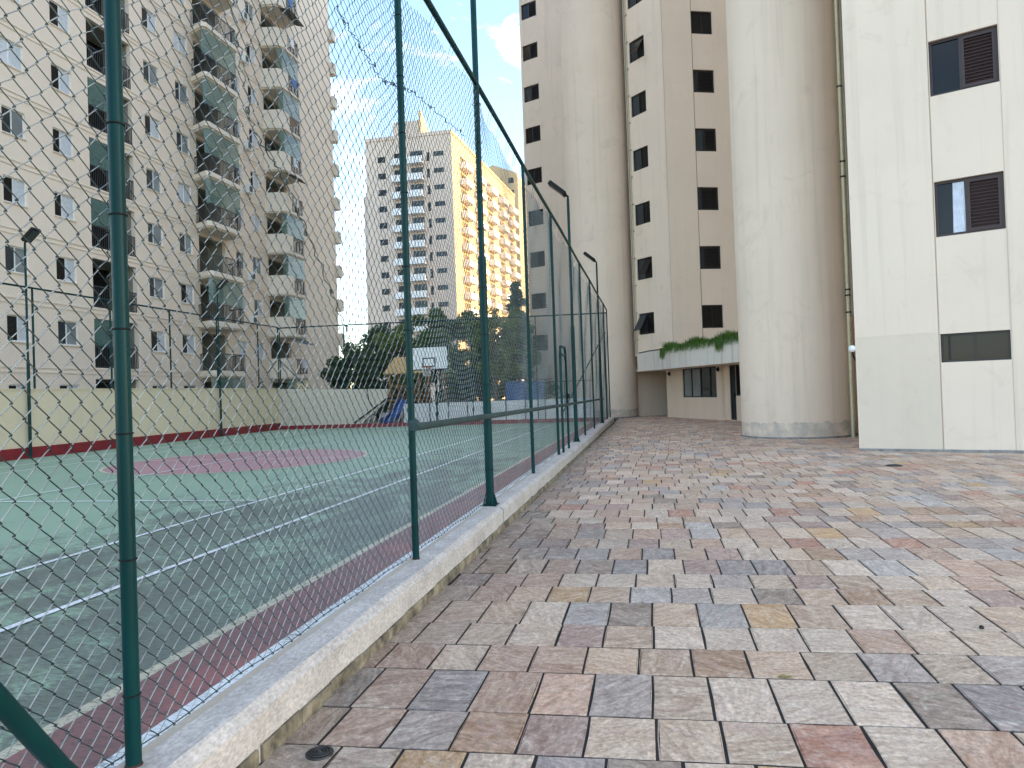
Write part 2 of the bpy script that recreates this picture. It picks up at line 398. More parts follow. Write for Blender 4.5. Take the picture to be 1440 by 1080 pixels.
    def mesh(s, name):
        me = bpy.data.meshes.new(name); me.from_pydata(s.v, [], s.f)
        me.polygons.foreach_set('use_smooth', s.sm); me.update(); return me
    def build(s, name, mat, parent=None, **kw):
        o = link(name, s.mesh(name), mat, parent)
        return tag(o, **kw) if kw else o
def np_mesh(name, V, Q, smooth=True, tint=None):
    me = bpy.data.meshes.new(name); V = np.ascontiguousarray(V, np.float32); Q = np.ascontiguousarray(Q, np.int32)
    k = Q.shape[1]
    me.vertices.add(len(V)); me.vertices.foreach_set('co', V.ravel())
    me.loops.add(Q.size); me.loops.foreach_set('vertex_index', Q.ravel())
    me.polygons.add(len(Q)); me.polygons.foreach_set('loop_start', np.arange(0, Q.size, k, dtype=np.int32))
    me.polygons.foreach_set('use_smooth', np.full(len(Q), smooth))
    if tint is not None:
        a = me.attributes.new('tint', 'FLOAT_COLOR', 'POINT'); a.data.foreach_set('color', np.ascontiguousarray(tint, np.float32).ravel())
    me.update(calc_edges=True); return me
def wall(fr, s0, s1, z0, z1, holes, thick=None):
    """sheet with real openings; hole = (s0, s1, z0, z1, depth, has_back)"""
    S = sorted({s0, s1, *[h[0] for h in holes], *[h[1] for h in holes]}); Z = sorted({z0, z1, *[h[2] for h in holes], *[h[3] for h in holes]})
    S = [a for a in S if s0 <= a <= s1]; Z = [a for a in Z if z0 <= a <= z1]
    m = MB(fr)
    for i in range(len(S) - 1):
        run = None
        for j in range(len(Z)):
            inside = True
            if j < len(Z) - 1:
                cs, cz = (S[i] + S[i + 1]) / 2, (Z[j] + Z[j + 1]) / 2
                inside = any(h[0] < cs < h[1] and h[2] < cz < h[3] for h in holes)
            if not inside and run is None: run = Z[j]
            if inside and run is not None:
                m.add([(S[i], 0, run), (S[i + 1], 0, run), (S[i + 1], 0, Z[j]), (S[i], 0, Z[j])], [(0, 1, 2, 3)]); run = None
    for a, b, c, d, t, back in holes:
        m.add([(a, 0, c), (b, 0, c), (b, 0, d), (a, 0, d), (a, -t, c), (b, -t, c), (b, -t, d), (a, -t, d)],
              [(0, 4, 5, 1), (1, 5, 6, 2), (2, 6, 7, 3), (3, 7, 4, 0)])
        if back: m.add([(a, -t, c), (b, -t, c), (b, -t, d), (a, -t, d)], [(0, 1, 2, 3)])
    return m
def copy_part(o, parent, delta):
    c = o.copy(); col.objects.link(c); c.parent = parent
    c.location = o.location + Vector(delta); return c

# ================================================================== GROUND
MB().box(-900, 900, -500, 1600, -0.6, -0.06).build('ground', 'ground', kind='structure')
MB().box(-30, -1.86, 31.5, 60, -0.3, 0.04).build('playground_ground', plain('playground_sand', (0.26, 0.22, 0.17, 1), 0.95, var=0.25, scale=2), kind='structure')
court = MB().box(-17.65, -1.87, -6, 31.5, -0.3, 0.085).build('court_floor', 'court', kind='structure')
ZC = 0.085
def mark(name, mat, x0, x1, y0, y1, lift=1):
    z = ZC + 0.004 * lift
    MB().add([(x0, y0, z), (x1, y0, z), (x1, y1, z), (x0, y1, z)], [(0, 1, 2, 3)]).build(name, mat, court)
mark('border_strip', 'court_red', -2.61, -2.19, -6, 31.4)
mark('edge_line', 'court_white', -2.19, -1.875, -6, 31.4)
mark('cream_line', 'court_cream', -2.69, -2.612, -6, 31.4)
for x in (-4.13, -5.48, -14.25, -15.7):
    mark('side_line', 'court_white', x - 0.032, x + 0.032, 2.6, 28.9, 2)
for y in (9.2, 22.3):
    mark('service_line', 'court_white', -14.2, -5.51, y - 0.028, y + 0.028, 3)
for y in (3.4, 28.2):
    mark('base_line', 'court_white', -15.67, -4.16, y - 0.035, y + 0.035, 3)
mark('centre_service_line', 'court_white', -10.0 - 0.026, -10.0 + 0.026, 9.23, 22.27, 4)
mark('halfway_line', 'court_white', -14.2, -2.70, 15.68, 15.73, 5)
def disc(name, mat, r0, r1, lift):
    n = 72; z = ZC + .004 * lift; cx, cy = -9.75, 15.62; vs = []; fs = []
    for k in range(n):
        t = 2 * math.pi * k / n
        vs += [(cx + r1 * math.cos(t), cy + r1 * math.sin(t), z), (cx + r0 * math.cos(t), cy + r0 * math.sin(t), z)]
    fs = [(2 * k, (2 * k + 2) % (2 * n), (2 * k + 3) % (2 * n), 2 * k + 1) for k in range(n)] if r0 > 0 else [tuple(range(0, 2 * n, 2))]
    MB().add(vs, fs).build(name, mat, court)
disc('centre_disc', 'court_pink', 0, 2.93, 1)
disc('centre_circle_line', 'court_cream', 2.93, 3.0, 2)

# ------------------------------------------------------------------ patio of quartzite slabs
patio = MB().box(-1.70, 16, -4, 42, -0.3, -0.0062).build('patio', 'dirt', kind='structure')
rowsY = [2.93, 3.30, 3.79, 4.18, 4.57, 5.06, 5.45, 5.83, 6.33, 6.77, 7.20, 7.70, 8.04, 8.40, 8.91, 9.37, 9.79]
offs = {2.93: -.02, 3.30: -.04, 3.79: -.10, 4.18: -.02, 4.57: -.02, 6.33: -.12}
y = 2.93
while y > -2.5:
    y -= rnd.choice((.38, .42, .37, .48, .36)); rowsY.insert(0, round(y, 3))
while rowsY[-1] < 41: rowsY.append(round(rowsY[-1] + rnd.choice((.38, .42, .50, .36, .46, .40)), 3))
PAL = [((.56, .52, .47), 26), ((.50, .44, .38), 20), ((.49, .40, .35), 18), ((.38, .38, .40), 9), ((.31, .32, .36), 5), ((.38, .29, .22), 10),
       ((.27, .25, .235), 7), ((.36, .30, .30), 9), ((.42, .26, .215), 5), ((.50, .39, .25), 4), ((.60, .58, .55), 18), ((.43, .46, .50), 6)]
bag = [c for c, k in PAL for _ in range(k)]
def blotch(x, y):
    return math.sin(1.7 * x + 0.6 * y + 1.0) * math.sin(0.9 * y - 0.5 * x) * 0.5 + 0.5
stones = []
for i in range(len(rowsY) - 1):
    y0, y1 = rowsY[i], rowsY[i + 1]
    x = -1.64 if y0 not in offs else offs[y0] - 0.29 * 6 - rnd.uniform(0, .02)
    if y0 not in offs: x += -rnd.uniform(0.0, .28)
    xmax = 13.0 if y0 < 17 else 6.5
    while x < xmax:
        w = rnd.uniform(.276, .302)
        a, b = max(x, -1.645), x + w
        if b - a > 0.05 and -1.66 < b:
            g = rnd.uniform(.0055, .0085)
            sk = lambda X: 0.036 * X
            j = lambda: rnd.uniform(-.004, .004)
            P = [(a + g, y0 + g + sk(a)), ((a + b) / 2, y0 + g + sk((a + b) / 2) + j()), (b - g, y0 + g + sk(b)), (b - g + j(), (y0 + y1) / 2 + sk(b)),
                 (b - g, y1 - g + sk(b)), ((a + b) / 2, y1 - g + sk((a + b) / 2) + j()), (a + g, y1 - g + sk(a)), (a + g + j(), (y0 + y1) / 2 + sk(a))]
            P = [(px + rnd.uniform(-.002, .002), py + rnd.uniform(-.002, .002)) for px, py in P]
            c = rnd.choice(bag); g_ = sum(c) / 3; c = [g_ + (q - g_) * 1.3 for q in c]; c = (c[0] * 1.70, c[1] * 1.36, c[2] * 1.08); v = rnd.uniform(.80, 1.12)
            cx, cy = (a + b) / 2, (y0 + y1) / 2
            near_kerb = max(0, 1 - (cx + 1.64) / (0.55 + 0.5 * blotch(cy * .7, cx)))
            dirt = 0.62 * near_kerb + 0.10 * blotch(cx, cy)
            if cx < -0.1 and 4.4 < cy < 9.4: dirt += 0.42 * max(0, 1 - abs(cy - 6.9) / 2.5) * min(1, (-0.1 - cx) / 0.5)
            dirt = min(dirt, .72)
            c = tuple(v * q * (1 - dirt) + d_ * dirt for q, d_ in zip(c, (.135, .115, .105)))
            stones.append((P, c, rnd.random(), rnd.uniform(-.0018, .0022), (rnd.uniform(-.006, .006), rnd.uniform(-.006, .006)), cx, cy))
        x += w
def stone_geo(st):
    P, c, seed, dz, tilt, cx, cy = st
    V = []
    for px, py in P: V.append((px, py, -.03))
    for px, py in P: V.append((px, py, dz - .003 + (px - cx) * tilt[0] + (py - cy) * tilt[1]))
    for px, py in P:
        qx, qy = px + .005 * (1 if cx > px else -1), py + .005 * (1 if cy > py else -1)
        if abs(px - cx) < .05: qx = px
        if abs(py - cy) < .08: qy = py
        V.append((qx, qy, dz + (px - cx) * tilt[0] + (py - cy) * tilt[1]))
    F = [(r + k, r + (k + 1) % 8, r + 8 + (k + 1) % 8, r + 8 + k) for r in (0, 8) for k in range(8)]
    top = [(16, 17, 23, 23), (17, 18, 19, 23), (19, 20, 21, 23), (21, 22, 23, 23)]
    F += [(16, 17, 21, 22), (17, 18, 20, 21)]
    F += [(16, 22, 23, 16)][:0]
    return V, F
stones_vis = sorted([s for s in stones if in_view((s[5], s[6], 0), 40)], key=lambda s: s[5] ** 2 + s[6] ** 2)
single = set(id(s) for s in stones_vis[:300])
for s_ in stones_vis[:300]:
    V, F = stone_geo(s_)
    me = bpy.data.meshes.new('paving_stone'); me.from_pydata(V, [], F)
    at = me.attributes.new('tint', 'FLOAT_COLOR', 'POINT'); at.data.foreach_set('color', np.tile(np.array([*s_[1], s_[2]], np.float32), len(V)))
    me.update(); link('paving_stone', me, 'stone', patio)
AV, AF, AT = [], [], []
for s_ in stones:
    if id(s_) in single: continue
    V, F = stone_geo(s_); k = len(AV)
    AV += V; AF += [tuple(q + k for q in f) for f in F]; AT += [(*s_[1], s_[2])] * len(V)
o = link('paving_field', np_mesh('paving_field', np.array(AV), np.array(AF), False, np.array(AT)), 'stone', patio)
tag(o, kind='stuff')

# ================================================================== KERB
kerb = empty('kerb', (-1.75, 14, 0), 'long low grey kerb with stone skirting under the tall green fence', 'kerb')
def kerb_run(y0, y1):
    n = max(2, int((y1 - y0) / 0.25)); prof = [(-1.652, -0.05), (-1.652, .20), (-1.690, .236), (-1.70, .238), (-1.80, .243), (-1.878, .243), (-1.878, -0.05)]
    vs = []; fs = []; k = len(prof)
    for i in range(n + 1):
        yy = y0 + (y1 - y0) * i / n
        for q, (px, pz) in enumerate(prof):
            e = 0 if q in (0, 5, 6) else 1
            vs.append((px + e * .004 * math.sin(yy * 5.1 + q) + e * rnd.uniform(-.002, .002), yy, pz + e * .003 * math.sin(yy * 3.3 + q * 2)))
    for i in range(n):
        fs += [(i * k + q, i * k + q + 1, (i + 1) * k + q + 1, (i + 1) * k + q) for q in range(k - 1)]
    fs += [tuple(range(k)), tuple(reversed(range(n * k, n * k + k)))]
    MB().add(vs, fs).build('kerb_block', 'kerb', kerb)
kerb_run(-4, 7.672); kerb_run(7.735, 16.9); kerb_run(16.93, 26.2); kerb_run(26.22, 31.7)
MB().add([(-1.672, 7.66, .0), (-1.672, 7.745, .0), (-1.672, 7.745, .19), (-1.672, 7.66, .19)], [(0, 1, 2, 3)]).build('joint_gap', 'dirt', kerb)
yy = 1.2
while yy < 31.4:
    ln = rnd.uniform(.30, .46); h = .062 + rnd.uniform(-.006, .006)
    if yy + ln > 1.8:
        MB().bbox(-1.655, -1.636 + rnd.uniform(-.002, .003), yy + .003, yy + ln - .003, -.03, h, .003).build('skirting_tile', 'skirting', kerb)
    yy += ln + (.03 if rnd.random() < .12 else 0)

# ================================================================== TALL FENCE ALONG THE KERB
XF, ZK, ZT = -1.82, 0.24, 5.0
ph = [rnd.uniform(0, 6.28) for _ in range(24)]
def chain_link(name, parent, place, u0, u1, zfun0, zfun1, r=0.0021, sides=4, detail=False, wob=1.0, a=.046, b=.0475, mat='wire', skylit=False):
    n = max(2, int(round((u1 - u0) / a))); zm0, zm1 = zfun0((u0 + u1) / 2), zfun1((u0 + u1) / 2)
    m = int(round((zm1 - zm0) / b))
    K, J = np.meshgrid(np.arange(n), np.arange(m + 1), indexing='ij')
    left = ((J + K) % 2 == 0)
    C = np.where(left, K, K + 1).astype(float)
    off = np.where(left, -1.0, 1.0)
    U = u0 + C * (u1 - u0) / n + off * .0014
    T = J / m
    X = off * .0016
    if detail:
        def tri(Q, d): return np.stack([Q - d, Q + d], -1).reshape(n, -1)
        T = tri(T, .05 / m); U = np.repeat(U, 2, 1); X = np.repeat(X, 2, 1)
        X[:, 0::2] -= .0012; X[:, 1::2] += .0012
    Uz = U
    Z0 = np.vectorize(zfun0)(Uz[:, 0])[:, None]; Z1 = np.vectorize(zfun1)(Uz[:, 0])[:, None]
    Z = Z0 + T * (Z1 - Z0)
    w = wob * (0.35 + T)
    edge = np.clip((Z - Z0) / .25, 0, 1)
    dU = w * edge * (.016 * np.sin(1.9 * Uz + .8 * Z + ph[0]) + .012 * np.sin(3.7 * Uz - 2.3 * Z + ph[1]) + .007 * np.sin(9.1 * Z + 4.0 * Uz + ph[2]) + .004 * np.sin(23 * Z + 17 * Uz + ph[3]))
    dZ = w * (.014 * np.sin(2.4 * Uz + ph[4] + .7 * Z) + .010 * np.sin(5.3 * Uz + 1.9 * Z + ph[5]) + .004 * np.sin(15 * Uz + 11 * Z + ph[6])) * edge
    dX = w * edge * (.028 * np.sin(1.3 * Uz + 1.1 * Z + ph[7]) + .016 * np.sin(3.1 * Uz - 1.7 * Z + ph[8]))
    U = U + dU; Z = Z + dZ; X = X + dX
    V = []
    for k in range(sides):
        t = 2 * math.pi * (k + .5) / sides
        V.append(np.stack(place(U + 1.35 * r * math.cos(t), X + r * math.sin(t), Z), -1))
    V = np.stack(V, 2)                       # wires, points, sides, 3
    nw, npnt = V.shape[:2]
    idx = np.arange(nw * npnt * sides).reshape(nw, npnt, sides)
    A = idx[:, :-1, :]; B = idx[:, 1:, :]
    Q = np.stack([A, np.roll(A, -1, 2), np.roll(B, -1, 2), B], -1).reshape(-1, 4)
    o = link(name, np_mesh(name, V.reshape(-1, 3), Q), mat, parent)
    if skylit:                                  # paler colour on the up-right legs paints in sky glint
        o.data.materials.append(M['wire_skylit'])
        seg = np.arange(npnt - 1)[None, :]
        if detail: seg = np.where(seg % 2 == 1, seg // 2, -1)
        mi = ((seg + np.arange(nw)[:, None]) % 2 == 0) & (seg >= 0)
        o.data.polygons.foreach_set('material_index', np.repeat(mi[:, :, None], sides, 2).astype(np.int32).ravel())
    return tag(o, kind='stuff')

fence = empty('tall_fence', (XF, 14, 0.24), 'tall dark green chain-link fence running along the kerb beside the patio', 'fence')
POSTS = [-0.9, 2.19, 5.23, 10.79, 13.86, 19.56, 22.79, 29.53, 31.75]
LAMPS = [7.81, 17.24, 26.47]
def post(parent, x, y, z0, z1, r, mat='post', ties=True, foot=True):
    m = MB(); m.tube([(x, y, z0), (x, y, z0 + (z1 - z0) * .5), (x, y, z1)], r, 16)
    p = m.build('post', mat, parent)
    if ties:
        z = z0 + .25
        while z < z1 - .2:
            MB().ring((x, y, z), r + .0015, .0032, 18, 5).build('tie_wire', 'black', p)
            z += rnd.uniform(.32, .62)
    if foot: MB().lathe((x, y, z0 - .004), [(r * 1.18, 0), (r * 1.15, .008), (r * 1.02, .016)], 16).build('foot_rust', 'rust', p)
    return p
for y_ in POSTS:
    post(fence, XF, y_, ZK, ZT, .0265, ties=y_ < 12)
# top rail in lengths, middle rail, brace
m = MB(); ys = np.linspace(-0.9, 31.75, 40)
m.tube([(XF, float(v), ZT + .012 * math.sin(v * .9)) for v in ys], .029, 12); m.build('top_rail', 'post', fence)
m = MB(); m.tube([(XF + .058, 5.14, 1.26), (XF + .058, 12, 1.215), (XF + .058, 26.5, 1.13)], .030, 12); m.build('middle_rail', 'rail', fence)
MB().lathe((XF + .02, 5.23, 1.28), [(.040, -.05), (.043, 0), (.036, .03), (.016, .045)], 14).build('rail_cap', 'rail', fence)
MB().tube([(XF + .02, 2.10, .11), (XF + .02, 1.86, .41), (XF + .02, 1.0, 1.66), (XF + .02, -.82, 4.2)], .029, 14).build('brace', 'post', fence)
def top_line(u):
    base = 4.86 + .05 * math.sin(1.9 * u + .4) + .035 * math.sin(4.3 * u)
    return base - .10 * max(0, math.sin(u * .62 + 1.2)) ** 2 * (1 if u > 7 else .2)
edges = sorted(POSTS + LAMPS)
for i in range(len(edges) - 1):
    u0, u1 = edges[i], edges[i + 1]
    if u1 < 0.5: continue
    if i == 0 or u0 < 0: u0 = max(u0, 0.4)
    near = u1 < 8
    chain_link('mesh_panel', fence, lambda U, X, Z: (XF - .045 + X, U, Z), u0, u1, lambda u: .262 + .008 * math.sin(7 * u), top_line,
               r=.0023 if u0 < 5 else (.0024 if u0 < 12 else .0017), sides=5 if near else 3, detail=u0 < 6, skylit=True)
# straining wire through the foot of the mesh, lacing to the rail, repair wires
m = MB(); m.tube([(XF - .045, float(v), .268 + .008 * math.sin(7 * v)) for v in np.arange(0.5, 31, .12)], .0026, 5, False)
m.build('straining_wire', 'wire', fence)
m = MB(); v = 2.5
while v < 30:
    z0 = top_line(v); m.tube([(XF - .045, v, z0 - .02), (XF - .03, v + .015, (z0 + ZT) / 2), (XF, v + .03, ZT + .036), (XF + .03, v + .04, ZT), (XF - .03, v + .05, z0)], .0024, 4, False)
    v += rnd.uniform(.28, .75)
m.build('lacing_wire', 'wire', fence)
def repair(pts, n):
    m = MB(); P = [Vector((XF - .05, *p)) for p in pts]; out = []
    for i in range(n + 1):
        t = i / n * (len(P) - 1); k = min(int(t), len(P) - 2); q = P[k].lerp(P[k + 1], t - k)
        out.append((q.x + .014 * math.sin(i * 1.9), q.y + .012 * math.cos(i * 1.9) + rnd.uniform(-.006, .006), q.z + .010 * math.sin(i * 1.1)))
    m.tube(out, .0032, 5, False)
    for i in range(6, n, 9):
        q = Vector(out[i]); loop = [(q.x, q.y + .016 * math.cos(a), q.z + .016 * math.sin(a)) for a in np.linspace(0, 7.5, 12)]
        m.tube(loop, .0034, 5, False)
    m.build('repair_wire', 'wire', fence)
repair([(3.02, 3.40), (3.17, 2.84), (3.51, 2.65), (4.04, 2.10), (4.35, 1.72)], 70)
repair([(4.18, 3.98), (4.96, 3.84), (5.70, 4.05), (7.37, 4.27)], 90)

# lamp posts that carry the fence
def lamp_post(x, y, z0, z1, label, group, head_dx=-.34, r=.046, plate=True, face='court'):
    L_ = empty('lamp_post', (x, y, z0), label, 'lamp post', group)
    m = MB(); m.tube([(x, y, z0), (x, y, z0 + 2.8)], r, 18); m.tube([(x, y, z0 + 2.78), (x, y, z1)], r * .72, 18)
    p = m.build('pole', 'post', L_)
    z = z0 + .4
    while z < min(z1, 5.0):
        MB().ring((x, y, z), r + .002, .0035, 18, 5).build('tie_wire', 'black', p); z += rnd.uniform(.4, .7)
    if plate:
        MB().bbox(x - .085, x + .085, y - .085, y + .085, z0 - .001, z0 + .012, .003).build('base_plate', 'post', L_)
        for ax, ay in ((1, 0), (-1, 0), (0, 1), (0, -1)):
            px, py = -ay, ax; t = .005; zb = z0 + .012
            A = [(x + ax * r * .9, y + ay * r * .9), (x + ax * .083, y + ay * .083)]
            vs = [(A[0][0] + px * t * s, A[0][1] + py * t * s, zb) for s in (-1, 1)] + [(A[1][0] + px * t * s, A[1][1] + py * t * s, zb) for s in (-1, 1)] + \
                 [(A[0][0] + px * t * s, A[0][1] + py * t * s, zb + .15) for s in (-1, 1)]
            MB().add(vs, [(0, 2, 3, 1), (0, 1, 5, 4), (2, 4, 5, 3), (0, 4, 2), (1, 3, 5)]).build('gusset', 'post', L_)
    # bracket and flat floodlight head tilted down over the court
    sgn = 1 if head_dx > 0 else -1
    MB().tube([(x, y, z1 - .05), (x, y, z1 + .06), (x + sgn * .07, y, z1 + .12)], .028, 10).build('bracket', 'black', L_)
    T = Matrix.Translation((x + head_dx * .75, y - .03, z1 + .25)) @ Matrix.Rotation(-R(40) * sgn, 4, 'Y')
    h = MB(lambda a, b_, c: tuple(T @ Vector((a, b_, c))))
    h.bbox(-.25, .25, -.15, .15, -.03, .07, .02); hd = h.build('lamp_head', 'black', L_)
    g = MB(lambda a, b_, c: tuple(T @ Vector((a, b_, c)))); g.box(-.20, .20, -.12, .12, -.034, -.0305); g.build('lens', 'lens', hd)
    return L_
GL = 'floodlight posts round the court'
lamp_post(XF, 7.81, ZK, 6.05, 'nearest thick green lamp post with gusseted base plate on kerb end', GL)
lamp_post(XF, 17.24, ZK, 6.15, 'green lamp post with black floodlight, left of the two heads above the near fence', GL)
lamp_post(XF, 26.47, ZK, 6.15, 'farther green lamp post with small black floodlight before the cream round tower', GL)
# gate frame in the fence
gate = empty('gate_frame', (XF, 14.6, .24), 'low green tubular gate frame with double curved top rail in the near fence', 'gate')
for dz, nm in ((0, 'outer_tube'), (-.16, 'inner_tube')):
    a = .06 if dz == 0 else .14
    pts = [(XF + .06, 14.10 + a * .3, .26), (XF + .06, 14.10 + a * .3, 2.2 + dz), (XF + .06, 14.20, 2.38 + dz), (XF + .06, 14.9, 2.40 + dz), (XF + .06, 15.05, 2.26 + dz), (XF + .06, 15.08, .26)]
    MB().tube(pts, .024, 10).build(nm, 'post', gate)
MB().tube([(XF + .06, 14.12, 1.18), (XF + .06, 15.07, 1.18)], .022, 8).build('cross_bar', 'rail', gate)
MB().bbox(XF + .085, XF + .12, 14.98, 15.07, 1.32, 1.42, .006).build('latch', 'black', gate)

# ================================================================== COURT WALLS AND FAR FENCES
lw = empty('court_side_wall', (-17.75, 14, 0), 'long sand-coloured wall with deep red foot along the far side of the court', 'wall')
fl = Fr((-17.6, -5), 0)
MB().box(-17.85, -17.6, -5, 31.75, 0, 2.05).build('wall_body', 'court_wall', lw)
MB().box(-17.88, -17.575, -5, 31.75, 2.05, 2.085).build('coping', 'court_wall', lw)
MB().box(-17.598, -17.54, -5, 31.45, .085, .40).build('red_foot', 'red_band', lw)
for y_ in np.arange(1.5, 31, 4.9):
    MB().box(-17.6, -17.585, y_ - .16, y_ + .16, .40, 2.05).build('pilaster', 'court_wall', lw)
ew = empty('court_end_wall', (-14.9, 31.6, 0), 'grey-sand end wall of the court stepping down to a sloping edge', 'wall')
m = MB(); prof = [(-17.6, .05), (-12.05, .05), (-12.9, .85), (-12.05, 1.4), (-12.1, 1.86), (-17.6, 2.05)]
prof = [(-17.6, .05), (-13.7, .05), (-12.15, 1.28), (-12.05, 1.84), (-17.6, 2.04)]
m.add([(x, 31.45, z) for x, z in prof] + [(x, 31.65, z) for x, z in prof], [(0, 1, 2, 3, 4), (9, 8, 7, 6, 5)] + [(k, 5 + k, 5 + (k + 1) % 5, (k + 1) % 5) for k in range(5)])
m.build('wall_body', 'court_wall_grey', ew)
MB().tube([(-13.75, 31.40, .30), (-12.1, 31.40, 1.40), (-11.6, 31.40, 1.45)], .035, 8).build('sloping_handrail', 'black', ew)
MB().tube([(-13.08, 31.43, 1.9), (-13.0, 31.43, 1.35), (-12.78, 31.43, 1.0)], .02, 6).build('downpipe', 'black', ew)
rf = empty('red_foot_wall', (-9.7, 31.45, .085), 'low deep red foot wall running across the far end of the court', 'wall')
MB().box(-17.6, -1.9, 31.36, 31.46, .085, .26).build('red_foot', 'red_band', rf)
wf = empty('side_wall_fence', (-17.7, 14, 2.08), 'thin green post-and-rail fence standing on the sand-coloured side wall', 'fence')
ef = empty('end_fence', (-9.7, 31.6, .1), 'dark green chain-link fence across the far end of the court', 'fence')
for y_ in (8.5, 11.6, 14.6, 17.75, 20.8, 23.8, 26.75, 29.9, 31.7):
    MB().tube([(-17.7, y_, 2.0), (-17.7, y_, 5.04)], .03, 8).build('post', 'post', wf)
MB().tube([(-17.7, 8, 5.04), (-17.7, 31.7, 5.04)], .03, 8).build('top_rail', 'post', wf)
chain_link('mesh_panel', wf, lambda U, X, Z: (-17.7 + X, U, Z), 12, 31.7, lambda u: 2.1, lambda u: 5.0, r=.0012, sides=3, wob=.5, a=.055, b=.056)
MB().tube([(-17.5, 31.5, .085), (-17.5, 31.5, 5.0)], .032, 8).build('post', 'post', ef)
for x_ in (-14.2, -11.1, -8.0, -5.0):
    MB().tube([(x_, 31.55, .1), (x_, 31.55, 4.9)], .03, 8).build('post', 'post', ef)
MB().tube([(-17.65, 31.55, 4.98), (-1.82, 31.7, 4.86)], .032, 8).build('top_rail', 'post', ef)
MB().tube([(-17.5, 31.52, 3.4), (-14.3, 31.52, .2)], .025, 8).build('brace', 'post', ef)
MB().tube([(-17.66, 31.45, 3.4), (-17.66, 29.6, 2.05)], .025, 8).build('brace', 'post', wf)
MB().tube([(-3.9, 31.5, .5), (-1.9, 31.6, 4.0)], .03, 8).build('brace', 'post', ef)
chain_link('mesh_panel', ef, lambda U, X, Z: (U, 31.52 + X, Z), -17.5, -1.9, lambda u: .3, lambda u: 4.85, r=.0016, sides=3, wob=.8, a=.05, b=.052)
lamp_post(-17.45, 17.3, .085, 6.2, 'blue-green lamp post with tilted floodlight at far left before the beige flats', GL, head_dx=.34, r=.042, plate=False)
lamp_post(-17.45, 26.5, .085, 6.1, 'lamp post on the side wall before the balconies of the beige flats', GL, head_dx=.34, r=.042, plate=False)

# ================================================================== RIGHT-HAND CREAM TOWER
HT = 42.5  # unseen roof height, set so the tower shades court and flats
tower = empty('apartment_tower', (4.3, 20, 0), 'tall cream apartment tower with round columns on the right of the patio', 'building')
FF, FG = Fr((4.3, 16.19), 112.8), Fr((.76, 36.07), 156.5)
KC = (1.13, 34.9)
FD = Fr(KC, 70); FC = Fr((KC[0] - 3.2 * .70711, KC[1] + 3.2 * .70711), 135); FA = Fr((-7.9, 47.6), 113)
def win_generic(fr, root, s0, s1, z0, z1, depth, frame, panes, fw=.045, name='window'):
    """frame ring plus panes; panes = list of (f0, f1, material, open_angle)"""
    m = MB(fr); d0, d1 = -depth - .02, -depth + .03
    m.box(s0, s1, d0, d1, z0, z0 + fw); m.box(s0, s1, d0, d1, z1 - fw, z1)
    m.box(s0, s0 + fw, d0, d1, z0 + fw, z1 - fw); m.box(s1 - fw, s1, d0, d1, z0 + fw, z1 - fw)
    for f0, f1, *_ in panes[:-1]:
        x = s0 + (s1 - s0) * f1; m.box(x - .022, x + .022, d0 + .004, d1 + .006, z0 + fw, z1 - fw)
    w = m.build(name, frame, root)
    for f0, f1, mat, kind in panes:
        a, b = s0 + (s1 - s0) * f0 + (fw if f0 == 0 else .022), s0 + (s1 - s0) * f1 - (fw if f1 == 1 else .022)
        c, d = z0 + fw, z1 - fw
        if kind == 'glass':
            MB(fr).box(a, b, -depth - .010, -depth - .004, c, d).build('pane', mat, w)
        elif kind == 'louvre':
            q = MB(fr); q.box(a, a + .045, -depth, -depth + .045, c, d); q.box(b - .045, b, -depth, -depth + .045, c, d)
            q.box(a + .045, b - .045, -depth, -depth + .045, c, c + .05); q.box(a + .045, b - .045, -depth, -depth + .045, d - .05, d)
            q.box(a + .045, b - .045, -depth - .01, -depth - .004, c + .05, d - .05)
            z = c + .06
            while z < d - .08:
                q.add([(a + .045, -depth + .036, z), (b - .045, -depth + .036, z), (b - .045, -depth + .004, z + .042), (a + .045, -depth + .004, z + .042),
                       (a + .045, -depth + .036, z - .008), (b - .045, -depth + .036, z - .008), (b - .045, -depth + .0, z + .032), (a + .045, -depth + .0, z + .032)],
                      [(0, 1, 2, 3), (4, 5, 1, 0), (7, 6, 5, 4)])
                z += .066
            q.build('louvred_shutter', mat, w)
        elif kind == 'awning':
            L_ = (d - c); t = R(32)
            q = MB(fr); q.add([(a, -depth, d), (b, -depth, d), (b, -depth + L_ * math.sin(t), d - L_ * math.cos(t)), (a, -depth + L_ * math.sin(t), d - L_ * math.cos(t)),
                              (a, -depth + .02, d), (b, -depth + .02, d), (b, -depth + .02 + L_ * math.sin(t), d - L_ * math.cos(t)), (a, -depth + .02 + L_ * math.sin(t), d - L_ * math.cos(t))],
                             [(3, 2, 1, 0), (4, 5, 6, 7), (0, 4, 7, 3), (1, 2, 6, 5), (2, 3, 7, 6)])
            q.build('open_pane', mat, w)
            MB(fr).box(a, b, -depth - .010, -depth - .004, c, d).build('pane', 'room', w)
    return w
